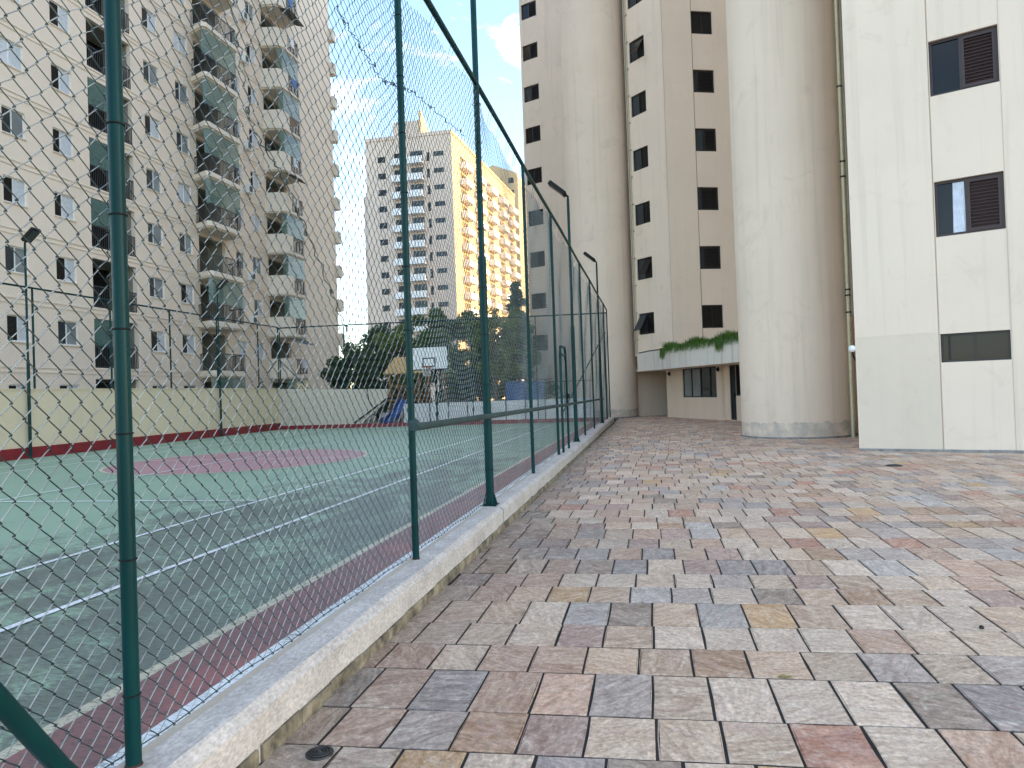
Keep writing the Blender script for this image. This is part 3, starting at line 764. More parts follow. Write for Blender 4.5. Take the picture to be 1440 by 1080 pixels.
# F: near right-hand slab
holesF = [(1.53, 2.68, 1.79, 2.36, .16, False)] + [(1.53, 2.68, 4.30 + 2.83 * k, 5.41 + 2.83 * k, .16, False) for k in range(12)]
wallF = lambda a, b, z0, z1, o_, mat, hs: wall(lambda s, o, z: FF(s, o + o_, z), a, b, z0, z1, hs).build('wall_panel', mat, tower)
wallF(0, 1.50, 2.40, HT, .012, 'tower', [])
wallF(0, 1.50, 0, 2.40, .008, 'tower_low', [])
MB(FF).box(-.02, 0.0, -.6, .012, 0, HT).build('corner_bead', 'tower', tower)
wall(FF, 1.50, 1.52, 0, HT, [(1.50, 1.52, 0, HT, .03, True)]).build('groove', 'tower_tan', tower)
wall(FF, 1.52, 2.69, 0, HT, holesF).build('wall_panel', 'tower', tower)
wall(FF, 2.69, 2.698, 0, HT, [(2.69, 2.698, 0, HT, .008, True)]).build('groove', 'tower', tower)
wall(lambda s, o, z: FF(s, o + .006, z), 2.698, 26, 0, HT, []).build('wall_panel', 'tower', tower)  # runs on out of view to keep the sun off the patio
win_generic(FF, tower, 1.53, 2.68, 1.79, 2.36, .10, 'dark_frame', [(0, .5, 'glass_blue', 'glass'), (.5, 1, 'glass_blue', 'glass')], .04)
for k in range(3):
    w = win_generic(FF, tower, 1.53, 2.68, 4.30 + 2.83 * k, 5.41 + 2.83 * k, .10, 'brown_frame', [(0, .46, 'glass_dark', 'glass'), (.46, 1, 'shutter_brown', 'louvre')], .05)
    MB(FF).box(1.5, 2.7, -.7, -.16, 4.2 + 2.83 * k, 5.5 + 2.83 * k).build('room_behind', 'room', w)
    if k == 0:
        n = 44; vs = []
        for zz in (4.36, 5.35):
            for i in range(n + 1):
                t = i / n; vs.append((1.84 + .19 * t + .03 * (5.35 - zz) * (t - .5), -.086 + .011 * math.sin(t * 40 + zz), zz))
        MB(FF).add(vs, [(i, i + 1, n + 2 + i, n + 1 + i) for i in range(n)]).build('curtain', 'curtain', w)
i = 0; s = -.02
while s < 12:                                     # skirting stones at the foot of the slab
    ln = rnd.uniform(.30, .44); MB(FF).bbox(s + .003, s + ln - .003, .012, .03, -.03, .055 + rnd.uniform(-.004, .004), .003).build('skirting_tile', 'skirting_grey', tower); s += ln
# recess wall and pipes between slab and near column
MB().prism([(5.0, 21.6), (5.0, 21.5), (8.5, 20.0), (8.5, 24)], 0, HT).build('recess_wall', 'tower', tower)
m = MB(); m.tube([(5.19, 20.15, 0), (5.19, 20.15, HT)], .045, 10); m.build('downpipe', 'yellow_pipe', tower)
m = MB(); m.tube([(5.30, 20.25, 3.2), (5.30, 20.25, HT)], .05, 10); m.build('downpipe', 'grey_pipe', tower)
for z in (3.30, 3.75, 3.9, 6.9, 7.3, 9.3, 12.5): MB().ring((5.19, 20.15, z), .052, .02, 14, 6).build('pipe_collar', 'black', tower)
# round columns
def column(cx, cy, r, label=None):
    n = 64; m = MB(); P = [(cx + r * math.cos(2 * math.pi * k / n), cy + r * math.sin(2 * math.pi * k / n)) for k in range(n)]
    vs = [(*p, z) for z in (0, 3, HT) for p in P]
    m.add(vs, [(j * n + k, j * n + (k + 1) % n, (j + 1) * n + (k + 1) % n, (j + 1) * n + k) for j in (0, 1) for k in range(n)], True)
    c = m.build('round_column', 'tower_foot', tower)
    for k in range(30):
        t0, t1 = 2 * math.pi * k / 30, 2 * math.pi * (k + 1) / 30 - .004 / r
        if math.sin(t0) > .35: continue
        q = [(cx + rr * math.cos(t), cy + rr * math.sin(t)) for rr, t in ((r + .001, t0), (r + .02, t0), (r + .02, (t0 + t1) / 2), (r + .02, t1), (r + .001, t1))]
        MB().prism(q, -.03, .05).build('skirting_tile', 'skirting_grey', c)
    return c
column(4.02, 21.28, 1.50); column(-2.38, 37.8, 1.70)
# C: angled wing with window strip
holesC = [(.93, 2.0, 4.16 + 2.755 * k, 5.22 + 2.755 * k, .14, False) for k in range(13)]
wall(FC, .60, 2.0, 3.1, HT, holesC).build('wall_panel', 'tower', tower)
wall(lambda s, o, z: FC(s, o + .02, z), 2.0, 3.2, 3.1, HT, []).build('wall_panel', 'tower', tower)
MB(FC).box(.56, .60, -2.6, .0, 3.1, HT).build('wing_return', 'tower', tower)
kinds = ['awning', 'awning2', 'glass', 'glass', 'glass', 'awning2', 'glass', 'glass']
for k in range(8):
    kd = kinds[k]
    pn = [(0, .5, 'glass_grey', 'awning' if kd == 'awning' else 'glass'), (.5, 1, 'glass_dark', 'awning' if kd == 'awning2' else 'glass')]
    w = win_generic(FC, tower, .93, 2.0, 4.16 + 2.755 * k, 5.22 + 2.755 * k, .08, 'dark_frame', pn, .05)
    MB(FC).box(.9, 2.05, -.6, -.14, 4.1 + 2.755 * k, 5.3 + 2.755 * k).build('room_behind', 'room', w)
x, y_, _ = FC(.66, .06, 0); m = MB(); m.tube([(x, y_, 3.2), (x, y_, HT)], .035, 8); m.build('downpipe', 'grey_pipe', tower)
x, y_, _ = FC(.78, .05, 0); m = MB(); m.tube([(x, y_, 3.25), (x, y_, HT)], .022, 8); m.build('downpipe', 'yellow_pipe', tower)
for k in range(26): MB(FC).box(.62, .86, .0, .07, 3.9 + 1.38 * k, 3.94 + 1.38 * k).build('pipe_bracket', 'grey_pipe', tower)
# D: tan facade
holesD = [(1.51, 2.59, 4.26 + 2.862 * k, 5.38 + 2.862 * k, .16, False) for k in range(12)]
wall(FD, 0, 1.49, 3.1, HT, []).build('wall_panel', 'tower_tan', tower)
wall(FD, 1.49, 1.51, 3.1, HT, [(1.49, 1.51, 3.1, HT, .02, True)]).build('groove', 'room_mid', tower)
MB(FD).box(2.60, 2.62, -.016, -.008, 3.1, HT).build('bead', 'tower_tan', tower)
wall(lambda s, o, z: FD(s, o - .015, z), 1.51, 5.0, 3.1, HT, holesD).build('wall_panel', 'tower_tan', tower)
for k in range(7):
    a = .0 if k in (0, 5, 6) else (.2 if k != 3 else .42)
    pn = [(0, .5, 'glass_dark', 'glass'), (.5, 1, 'glass_dark', 'glass')] if a == 0 else [(0, a, 'glass_grey', 'glass'), (a, 1, 'shutter_dark', 'louvre')]
    w = win_generic(lambda s, o, z: FD(s, o - .015, z), tower, 1.51, 2.59, 4.26 + 2.862 * k, 5.38 + 2.862 * k, .10, 'dark_frame', pn, .05)
    MB(FD).box(1.48, 2.62, -.8, -.19, 4.2 + 2.862 * k, 5.45 + 2.862 * k).build('room_behind', 'room', w)
# A: far narrow wing
holesA = [(.16, 1.35, 4.22 + 2.815 * k, 5.27 + 2.815 * k, .16, False) for k in range(12)]
wall(FA, 0, 1.42, 2.3, HT, holesA).build('wall_panel', 'tower', tower)
wall(lambda s, o, z: FA(s, o + .02, z), 1.42, 6.2, 0, HT, []).build('wall_panel', 'tower', tower)
wall(lambda s, o, z: FA(s, o - .6, z), -.4, 1.42, 0, 2.3, [(.0, 1.2, .1, 2.1, .3, False)]).build('wall_panel', 'tower_tan', tower)
MB(FA).box(-.9, 1.6, -.1, .5, 2.33, 3.25).build('balcony_fascia', 'fascia', tower)
for k in range(9):
    pn = [(0, .45, 'glass_grey' if k in (6,) else 'glass_dark', 'glass'), (.45, 1, 'shutter_dark', 'louvre')]
    w = win_generic(FA, tower, .16, 1.35, 4.22 + 2.815 * k, 5.27 + 2.815 * k, .10, 'dark_frame', pn, .05)
    MB(FA).box(.1, 1.4, -.7, -.16, 4.15 + 2.815 * k, 5.35 + 2.815 * k).build('room_behind', 'room', w)
w = MB(FA).box(.12, 1.36, -.06, -.02, 3.30, 4.05).build('lower_window', 'glass_blue', tower)
# body of the tower behind the facades, its unseen depth shaped to block the sun
core = [(26.0, 7.0), (32, 20), (32, 80), (-3, 80), (-7.5, 48.3), (-2.6, 46.6), (-1.0, 40.5), (2.2, 40), (6.2, 37.2), (6.9, 23.4), (8.4, 20.2), (5.4, 18.6), (4.75, 17.0)]
MB().prism(core, 0, HT).build('shading_core', 'tower', tower)
# G: ground-floor lodge under a planted canopy
holesG = [(1.75, 4.98, .97, 2.30, .12, False), (5.82, 6.30, .03, 2.30, .35, False), (6.30, 6.92, 1.03, 2.30, .20, False)]
wall(FG, 0, 5.42, 0, 2.32, holesG[:1]).build('lodge_wall', 'tower', tower)
wall(lambda s, o, z: FG(s, o - .14, z), 5.42, 9.0, 0, 2.32, [(5.82, 6.30, .03, 2.30, .12, False), (6.30, 6.95, 1.03, 2.30, .12, False)]).build('lodge_wall', 'tower', tower)
MB(FG).add([(5.42, 0, 0), (5.42, -.14, 0), (5.42, -.14, 2.32), (5.42, 0, 2.32)], [(0, 1, 2, 3)]).build('lodge_return', 'tower', tower)
w = win_generic(FG, tower, 1.75, 4.98, .97, 2.30, .08, 'dark_frame', [(0, .26, 'glass_pale', 'glass'), (.26, .53, 'glass_pale', 'glass'), (.53, .80, 'glass_grey', 'glass'), (.80, 1, 'glass_grey', 'glass')], .05)
m = MB(FG); m.box(3.50, 4.93, -.085, -.045, 1.32, 1.37); m.build('transom', 'dark_frame', w)
MB(FG).box(1.7, 5.0, -.6, -.14, .9, 2.31).build('room_behind', 'room_mid', w)
w = win_generic(lambda s, o, z: FG(s, o - .14, z), tower, 5.82, 6.30, .03, 2.30, .06, 'dark_frame', [(0, 1, 'glass_grey', 'glass')], .07, 'door')
MB(lambda s, o, z: FG(s, o - .14, z)).box(6.20, 6.23, .0, .05, .95, 1.15).build('handle', 'black', w)
w = win_generic(lambda s, o, z: FG(s, o - .14, z), tower, 6.30, 6.95, 1.03, 2.30, .06, 'dark_frame', [(0, 1, 'glass_dark', 'glass')], .06)
MB(FG).box(5.6, 9, -1.2, -.50, 0, 2.31).build('room_behind', 'room', tower)
MB().prism([(-1.0, 37.55), (.9, 38.95), (.9, 39.3), (-1.2, 37.9)], 0, 2.3).build('passage_wall', 'tower_tan', tower)
FS = Fr((-.62, 36.05), 158)
MB(FS).box(0, 13, -.16, 0, 2.30, 3.19).build('canopy_fascia', 'fascia', tower)
MB(FS).add([(0, -.16, 2.3), (0, -2.0, 2.3), (0, -2.0, 3.19), (0, -.16, 3.19)], [(0, 3, 2, 1)]).build('canopy_end', 'fascia', tower)
slab = [FS(0.02, -.15, 0)[:2], FS(12.9, -.15, 0)[:2], (6.3, 25.5), (6.3, 37), (2.2, 39.6), (-1.1, 39.4)]
MB().prism(slab, 2.31, 2.45).build('canopy_soffit', 'tower_tan', tower)
MB(FS).box(2.4, 12.9, -.55, -.17, 2.5, 3.10).build('planter_soil', 'dirt', tower)
m = MB(FS); m.tube([FS(0.3, .02, 3.2), FS(3.0, .02, 3.2)], .02, 6) if False else None
pts = [FS(.15, -.05, 3.22), FS(1.4, -.05, 3.24), FS(3.0, -.05, 3.22)]
MB().tube(pts, .03, 8).build('edge_pipe', 'iron', tower)

# planted grass on the canopy, hanging over the edge
def blades(name, n, place, w, label, cat):
    V = np.zeros((n, 6, 3)); T = np.zeros((n, 6, 4))
    for i in range(n):
        base, tip, mid = place()
        b, t, m_ = Vector(base), Vector(tip), Vector(mid)
        side = (t - b).cross(Vector((rnd.uniform(-1, 1), rnd.uniform(-1, 1), rnd.uniform(-.5, .5))))
        side = side.normalized() * w * rnd.uniform(.6, 1.3) if side.length > 1e-6 else Vector((w, 0, 0))
        for q, (p, s_) in enumerate(((b, 1), (b, -1), (m_, 1), (m_, -1), (t, .15), (t, -.15))): V[i, q] = p + side * s_
        g = rnd.random(); T[i, :] = (g, g, g, 1)
    k = np.arange(n)[:, None] * 6
    Q = np.concatenate([k + np.array([0, 1, 3, 2]), k + np.array([2, 3, 5, 4])])
    o = link(name, np_mesh(name, V.reshape(-1, 3), Q, False, T.reshape(-1, 4)), 'grass')
    return tag(o, label, cat, kind='stuff')
def grass_place():
    s_ = rnd.uniform(3.0, 12.6); o_ = rnd.uniform(-.5, -.02); z = 3.08
    hang = rnd.random() < (.22 if not (3.0 < s_ < 3.5 or 8.4 < s_ < 9.0) else .6)
    b = FS(s_, o_, z)
    if hang:
        ln = rnd.uniform(.10, .30) * (1.7 if (3.0 < s_ < 3.5 or 8.4 < s_ < 9.0) else 1)
        return FS(s_, -.10, 3.17), FS(s_ + rnd.uniform(-.1, .1), .05 + rnd.uniform(0, .05), 3.22 - ln), FS(s_, .04, 3.26)
    h = rnd.uniform(.14, .36) * (.75 + .35 * math.sin(s_ * 2.3))
    return b, FS(s_ + rnd.uniform(-.12, .12), o_ + rnd.uniform(-.08, .14), z + .12 + h), FS(s_ + rnd.uniform(-.03, .03), o_ + rnd.uniform(-.02, .04), z + .06 + h * .6)
blades('planter_grass', 5200, grass_place, .012, 'bright green grass spilling over the white canopy fascia', 'grass')

# small fixtures on the tower: things of their own
gl = empty('globe_lamp', FF(-.03, -.05, 2.05), 'white globe wall lamp on black bracket at the corner of the near slab', 'lamp')
x, y_, _ = FF(-.085, -.03, 0)
m = MB(); prof = [(.002, -.075)] + [(.075 * math.cos(a), .075 * math.sin(a)) for a in np.linspace(-1.3, 1.3, 9)] + [(.002, .075)]
m.lathe((x, y_, 2.17), prof, 18); m.build('globe', 'globe', gl)
m = MB(); m.tube([(x, y_, 2.10), (x + .01, y_ - .005, 2.02), FF(-.02, -.03, 1.90)], .022, 8); m.build('bracket', 'black', gl)
def wall_spot(s_, z, label):
    r_ = empty('wall_spotlight', FG(s_, 0, z), label, 'lamp', 'spotlights on the lodge')
    MB(FG).bbox(s_ - .06, s_ + .06, .002, .05, z - .09, z + .09, .01).build('box', 'black', r_)
    a, b = FG(s_, .05, z), FG(s_ + .14, .14, z + .05)
    MB().tube([a, b], .02, 8).build('arm', 'black', r_)
    c = FG(s_ + .22, .17, z - .02)
    MB().tube([b, c], [.035, .06], 10).build('head', 'black', r_)
wall_spot(.42, 2.12, 'small black wall spotlight at the passage corner of the lodge')
wall_spot(5.2, 2.16, 'small black wall spotlight between the lodge window and its door')

# ================================================================== BEIGE FLATS ON THE LEFT
flats = empty('beige_apartment_building', (-25.3, 38, 0), 'long beige apartment building with balconies behind the court wall on the left', 'building')
FL = Fr((-25.3, 0), 0)       # s is world Y here
H = 2.83; NL = 12; HB = 2.51 - 1.07 + H * NL + 1.2
WC = [(18.2, 19.3), (24.15, 25.25), (26.66, 27.78), (32.55, 33.70), (35.07, 36.20), (40.55, 41.5), (42.48, 43.54)]
BAL = [(20.9, 23.7), (28.72, 31.6)]
holes = []
for k in range(NL):
    zt = 2.51 + H * k
    for a, b in WC: holes.append((a, b, zt - 1.07, zt, .14, False))
    for a, b in BAL: holes.append((a, b, zt - 2.03, zt + .27, .22, False))
    holes.append((36.8, 39.4, zt - 1.98, zt + .22, .22, False)); holes.append((44.4, 47.2, zt - 1.98, zt + .22, .22, False))
wall(FL, 8, 55.2, -.2, HB, holes).build('facade', 'apart', flats)
MB().add([(-25.3, 55.2, 0), (-45, 55.2, 0), (-45, 55.2, HB), (-25.3, 55.2, HB)], [(0, 1, 2, 3)]).build('end_wall', 'apart', flats)
MB().box(-45, -28, 8, 55.1, 0, HB - .02).build('rear_block', 'apart', flats)
MB().box(-45.2, -25.0, 8, 55.5, HB, HB + .5).build('parapet', 'apart_trim', flats)
gap = [(23.7, 24.1), ]
for k in range(NL):
    zf = 2.51 - 2.03 + H * k
    for dz, t, pr in ((-.06, .05, .035), (-.26, .05, .03)):
        m = MB(FL); m.box(8, 36.5, .001, pr, zf + dz - t, zf + dz); m.box(39.8, 44.1, .001, pr, zf + dz - t, zf + dz); m.build('string_course', 'apart_trim', flats)
    MB().bbox(-25.6, -24.95, 55.05, 55.75, zf - .25, zf + .75, .12).build('end_balcony', 'apart_trim', flats)
def interior(a, b, z0, z1, d, parent):
    vs = [(a, -.22, z0), (b, -.22, z0), (b, -.22, z1), (a, -.22, z1), (a, -d, z0), (b, -d, z0), (b, -d, z1), (a, -d, z1)]
    MB(FL).add(vs, [(0, 4, 5, 1), (1, 5, 6, 2), (2, 6, 7, 3), (3, 7, 4, 0), (4, 7, 6, 5)]).build('balcony_interior', 'balcony_room', parent)
def vis(y_, z): return in_view((-25.3, y_, z), 90)
def bars(m, p, q, z0, z1, step=.11, r=.012):
    P, Q = Vector((*p, 0)), Vector((*q, 0)); n = max(2, int((Q - P).length / step))
    d = (Q - P).normalized() * r; e = Vector((-d.y, d.x, 0))
    def bx(a, b, zz0, zz1, tk):
        dd = (b - a).normalized() * 0; ee = Vector((-(b - a).y, (b - a).x, 0)).normalized() * tk
        m.add([tuple(a - ee + Vector((0, 0, zz0))), tuple(b - ee + Vector((0, 0, zz0))), tuple(b + ee + Vector((0, 0, zz0))), tuple(a + ee + Vector((0, 0, zz0))),
               tuple(a - ee + Vector((0, 0, zz1))), tuple(b - ee + Vector((0, 0, zz1))), tuple(b + ee + Vector((0, 0, zz1))), tuple(a + ee + Vector((0, 0, zz1)))],
              [(0, 3, 2, 1), (4, 5, 6, 7), (0, 1, 5, 4), (1, 2, 6, 5), (2, 3, 7, 6), (3, 0, 4, 7)])
    bx(P, Q, z1 - .045, z1, .022); bx(P, Q, z0, z0 + .03, .015)
    for i in range(n + 1):
        c = P.lerp(Q, i / n); bx(c - d, c + d, z0 + .03, z1 - .045, r)
bay1 = [(-25.3, 36.6), (-24.3, 36.1), (-24.1, 36.25), (-24.1, 39.2), (-25.3, 39.6)]
bay2 = [(-25.3, 44.2), (-24.2, 44.4), (-24.0, 44.7), (-24.0, 47.0), (-25.3, 47.4)]
def offset(poly, t):
    c = Vector((-25.3, sum(p[1] for p in poly) / len(poly)))
    return [(p[0] + (t if p[0] > -25.2 else 0), p[1] + t * (1 if p[1] > c.y else -1)) for p in poly]
for k in range(NL):
    zt = 2.51 + H * k; zf = zt - 2.03
    # sash windows with a sliding pale shutter over one half
    for a, b in WC:
        if not vis(a, zt - .5): continue
        odd = rnd.random()
        p1 = ('glass_dark', 'white_shutter') if odd < .62 else (('white_shutter', 'white_shutter') if odd < .78 else ('glass_grey', 'glass_pale'))
        m = MB(FL); fw = .045
        m.box(a, b, -.12, -.06, zt - 1.07, zt - 1.07 + fw); m.box(a, b, -.12, -.06, zt - fw, zt); m.box(a, a + fw, -.12, -.06, zt - 1.07 + fw, zt - fw)
        m.box(b - fw, b, -.12, -.06, zt - 1.07 + fw, zt - fw); c = a + (b - a) * rnd.choice((.4, .45, .5)); m.box(c - .02, c + .02, -.12, -.055, zt - 1.07 + fw, zt - fw)
        w = m.build('window', 'white', flats)
        MB(FL).box(a + fw, c - .02, -.10, -.09, zt - 1.07 + fw, zt - fw).build('pane', p1[0], w)
        q = MB(FL); z = zt - 1.07 + fw
        if p1[1] == 'white_shutter':
            while z < zt - fw - .03:
                q.box(c + .02, b - fw, -.10, -.075, z, z + .036); z += .042
            q.box(c + .02, b - fw, -.112, -.102, zt - 1.07 + fw, zt - fw)
        else: q.box(c + .02, b - fw, -.10, -.09, zt - 1.07 + fw, zt - fw)
        q.build('shutter', p1[1], w)
        MB(FL).box(a - .03, b + .03, .001, .05, zt - 1.12, zt - 1.072).build('sill', 'apart_trim', w)
        MB(FL).box(a, b, -.5, -.14, zt - 1.07, zt).build('room_behind', 'room', w)
    for a, b in BAL:
        if not vis((a + b) / 2, zt - .8): continue
        m = MB(); bars(m, (-25.33, a + .02), (-25.33, b - .02), zf + .04, zf + 1.02)
        r_ = m.build('balcony_railing', 'rail_black', flats); interior(a, b, zf, zt + .27, 1.5, flats)
        g = MB(FL); g.box(a + .25, b - .2, -1.49, -1.42, zf + .02, zf + 2.2); d = g.build('balcony_door', 'glass_dark', flats)
        MB(FL).box((a + b) / 2 - .03, (a + b) / 2 + .03, -1.415, -1.40, zf + .02, zf + 2.2).build('door_frame', 'white', d)
        MB(FL).box(a + .002, a + .35, -1.4, -.9, zf + .01, zf + rnd.uniform(.6, 1.3)).build('cupboard', rnd.choice(('room_mid', 'wood', 'blue')), r_) if rnd.random() < .5 else None
        if rnd.random() < .45:
            MB(FL).box(a + .03, a + (b - a) * .55, -.04, -.03, zf + 1.05, zf + 2.28).build('glazing', 'glass_green', r_)
    if vis(39, zt):
        sl = MB().prism(offset(bay1, .10), zf - .30, zf - .12); sl.prism(bay1, zf - .38, zf - .30); sl.prism(offset(bay1, .04), zf - .12, zf)
        sb = sl.build('balcony_slab', 'apart_trim', flats)
        m = MB()
        for i in range(0, 4): bars(m, bay1[i], bay1[i + 1], zf + .03, zf + 1.0, .13)
        m.build('railing', 'rail_black', sb)
        if rnd.random() < .6:
            g = MB()
            for i in range(1, 4):
                g.prism([bay1[i], bay1[i + 1], (bay1[i + 1][0] - .012, bay1[i + 1][1] + .004), (bay1[i][0] - .012, bay1[i][1] + .004)], zf + 1.03, zf + 2.42)
            g.build('glazing', 'glass_green', sb)
        interior(36.8, 39.4, zf + .05, zt + .22, 2.0, sb); MB(FL).box(37.0, 39.2, -1.98, -1.9, zf + .07, zf + 2.1).build('balcony_door', rnd.choice(('glass_dark', 'glass_grey')), sb)
    if k % 3 != 1 and vis(42, zt):
        ac = MB(FL); ac.bbox(41.68, 42.26, .02, .34, zf + .35, zf + .85, .02); a_ = ac.build('air_conditioner', 'white', flats)
        q = MB(FL); q.box(41.76, 42.1, .345, .352, zf + .42, zf + .78); q.build('fan_grille', 'room_mid', a_)
    if vis(47, zt):
        if rnd.random() < .45:
            y0_ = rnd.uniform(45.6, 46.3); n_ = 10; hw = rnd.uniform(.25, .45)
            vs = [(-23.97 + .02 * math.sin(i * 1.7 + r * .6), y0_ + hw * 2 * i / n_, zf + 1.0 - .3 * r) for r in range(3) for i in range(n_ + 1)]
            MB().add(vs, [(r * (n_ + 1) + i, r * (n_ + 1) + i + 1, (r + 1) * (n_ + 1) + i + 1, (r + 1) * (n_ + 1) + i) for r in range(2) for i in range(n_)], True).build('hanging_laundry', rnd.choice(('curtain', 'blue', 'orange', 'white', 'wood')), flats)
        sl = MB().prism(offset(bay2, .10), zf - .30, zf - .12); sl.prism(bay2, zf - .38, zf - .30)
        sb = sl.build('balcony_slab', 'apart_trim', flats)
        par = bay2[:3] + [(-24.0, 45.5), (-24.14, 45.5), (-24.14, 44.76), (-24.26, 44.54), (-25.3, 44.34)]
        MB().prism(par, zf - .12, zf + 1.02).build('curved_parapet', 'apart_trim', sb)
        m = MB(); bars(m, (-24.02, 45.5), bay2[3], zf, zf + 1.0, .13); bars(m, bay2[3], bay2[4], zf, zf + 1.0, .13); m.build('railing', 'rail_black', sb)
        if k % 4 != 1:
            g = MB()
            for i in range(1, 4):
                p, q = bay2[i], bay2[i + 1]
                g.prism([p, q, (q[0] - .012, q[1] + .004), (p[0] - .012, p[1] + .004)], zf + (1.04 if i < 4 else 1.02), zf + 2.42)
            g.build('glazing', 'glass_green', sb)
        elif k % 4 == 1:
            t = MB(); t.add([(-24.1, 44.5, zf + 2.42), (-24.1, 47.1, zf + 2.42), (-23.2, 46.6, zf + 1.95), (-23.0, 44.2, zf + 1.95)], [(0, 1, 2, 3)]); t.build('awning', 'room_mid', sb)
        interior(44.4, 47.2, zf + .05, zt + .22, 2.0, sb); MB(FL).box(44.6, 47.0, -1.98, -1.9, zf + .07, zf + 2.1).build('balcony_door', 'glass_dark', sb)

# ================================================================== FAR TOWERS
ft = empty('far_tower', (-39, 118, 0), 'distant pinkish tower block with balconies and a sunlit golden side', 'building')
F1 = Fr((-46.8, 115.2), 90.9); F2 = Fr((-31.4, 115), 3.8)
W1, L2, HF = 15.4, 42.0, 45.3
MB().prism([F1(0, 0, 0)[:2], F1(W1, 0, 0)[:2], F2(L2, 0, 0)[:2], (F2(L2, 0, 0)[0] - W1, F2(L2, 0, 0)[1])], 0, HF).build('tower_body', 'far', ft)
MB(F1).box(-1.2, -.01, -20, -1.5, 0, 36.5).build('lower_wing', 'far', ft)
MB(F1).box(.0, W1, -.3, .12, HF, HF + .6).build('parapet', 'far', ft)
MB(F2).box(.02, L2, -.3, .15, HF, HF + .6).build('parapet', 'far_gold', ft)  # same painted sun gold as the long side
MB(F1).box(5.0, 9.6, -8, -.4, HF + .6, HF + 3.0).build('roof_house', 'far', ft)
MB(F1).add([(9.7, -.3, HF + .6), (9.7, -9, HF + .6), (9.7, -.3, HF + 4.6), (10.1, -.3, HF + .6), (10.1, -9, HF + .6), (10.1, -.3, HF + 4.6)],
           [(0, 1, 2), (5, 4, 3), (0, 2, 5, 3), (1, 4, 5, 2)]).build('roof_fin', 'far_gold', ft)
proto = {}
for k in range(1, 16):
    z = 1.0 + 2.83 * k
    if z > HF - 2: break
    if k == 1:
        proto['w1'] = MB(F1).box(2.2, 3.6, -.1, .02, z + .9, z + 1.9).build('window', 'glass_dark', ft)
        proto['w2'] = MB(F1).box(12.2, 14.0, -.1, .02, z + 1.1, z + 1.9).build('window', 'glass_grey', ft)
        b = MB(F1); b.box(5.0, 7.1, .05, 1.2, z - .1, z + .08); b.box(5.0, 7.1, 1.1, 1.2, z + .08, z + 1.0); proto['b1'] = b.build('balcony', 'white', ft)
        b = MB(F1); b.box(7.9, 10.6, .05, 1.4, z - .1, z + .08); b.box(7.9, 10.6, 1.3, 1.4, z + .08, z + 1.0); proto['b2'] = b.build('balcony', 'white', ft)
        proto['d1'] = MB(F1).box(5.2, 6.9, -.1, .03, z + .1, z + 2.2).build('balcony_door', 'glass_dark', ft)
        proto['d2'] = MB(F1).box(8.1, 10.3, -.1, .03, z + .1, z + 2.3).build('balcony_door', 'glass_grey', ft)
        proto['v'] = MB(F1).box(11.0, 11.5, -.1, .03, z + .4, z + 1.9).build('window', 'glass_dark', ft)
        for q, s_ in enumerate((4, 12, 20, 28, 36)):
            b = MB(F2); b.box(s_, s_ + 4, .05, 1.3, z - .1, z + .08); b.box(s_, s_ + 4, 1.2, 1.3, z + .08, z + 1.0); b.box(s_, s_ + .1, .05, 1.2, z + .08, z + 1.0); b.box(s_ + 3.9, s_ + 4, .05, 1.2, z + .08, z + 1.0)
            proto['sb%d' % q] = b.build('balcony', 'white', ft)
            proto['sd%d' % q] = MB(F2).box(s_ + .3, s_ + 3.7, -.1, .03, z + .1, z + 2.2).build('balcony_door', 'glass_dark', ft)
            proto['sw%d' % q] = MB(F2).box(s_ + 5.2, s_ + 6.4, -.1, .03, z + .9, z + 2.0).build('window', 'glass_dark', ft)
    else:
        for o in proto.values(): copy_part(o, ft, (0, 0, 2.83 * (k - 1)))
# thin facing that puts low golden sunlight into the long side's colour
MB(F2).box(.0, L2, .002, .03, 0, HF).build('sunlit_facing', 'far_gold', ft)
f2 = empty('farther_ochre_tower', (-33, 165, 0), 'golden tan tower standing behind the far tower block', 'building')
G1 = Fr((-40.0, 165), 90.9); G2 = Fr((-29.1, 165), 3.8)
MB(G1).add([(0, 0, 0), (10.9, 0, 0), (10.9, 0, 53.2), (5, 0, 55.6), (0, 0, 53.6), (0, -16, 0), (10.9, -16, 0), (10.9, -16, 53.2), (5, -16, 55.6), (0, -16, 53.6)],
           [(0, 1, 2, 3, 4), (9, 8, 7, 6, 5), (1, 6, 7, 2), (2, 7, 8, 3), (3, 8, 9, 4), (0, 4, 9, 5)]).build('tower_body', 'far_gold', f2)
for k in range(3, 18):
    for s_ in (5.6, 8.6):
        MB(G1).box(s_, s_ + 1.3, -.1, .03, 1.6 + 2.9 * k, 2.9 + 2.9 * k).build('window', 'glass_dark', f2)

# ================================================================== BEHIND THE COURT: HOOP, PLAYGROUND, TREES
hoop = empty('basketball_hoop', (-9.6, 31.2, .085), 'white basketball backboard with black border and orange rim at the court end', 'basketball hoop')
MB().bbox(-10.5, -8.7, 30.18, 30.22, 2.60, 3.66, .004).build('backboard', 'white', hoop)
m = MB()
for x0, x1, z0, z1 in ((-10.5, -8.7, 2.60, 2.65), (-10.5, -8.7, 3.61, 3.66), (-10.5, -10.45, 2.65, 3.61), (-8.75, -8.7, 2.65, 3.61)): m.box(x0, x1, 30.165, 30.178, z0, z1)
m.build('border', 'black', hoop)
m = MB()
for x0, x1, z0, z1 in ((-9.90, -9.30, 2.74, 2.79), (-9.90, -9.30, 3.10, 3.15), (-9.90, -9.85, 2.79, 3.10), (-9.35, -9.30, 2.79, 3.10)): m.box(x0, x1, 30.165, 30.178, z0, z1)
m.build('target_box', 'black', hoop)
MB().ring((-9.6, 29.82, 2.72), .225, .012, 24, 6).build('rim', 'orange', hoop)
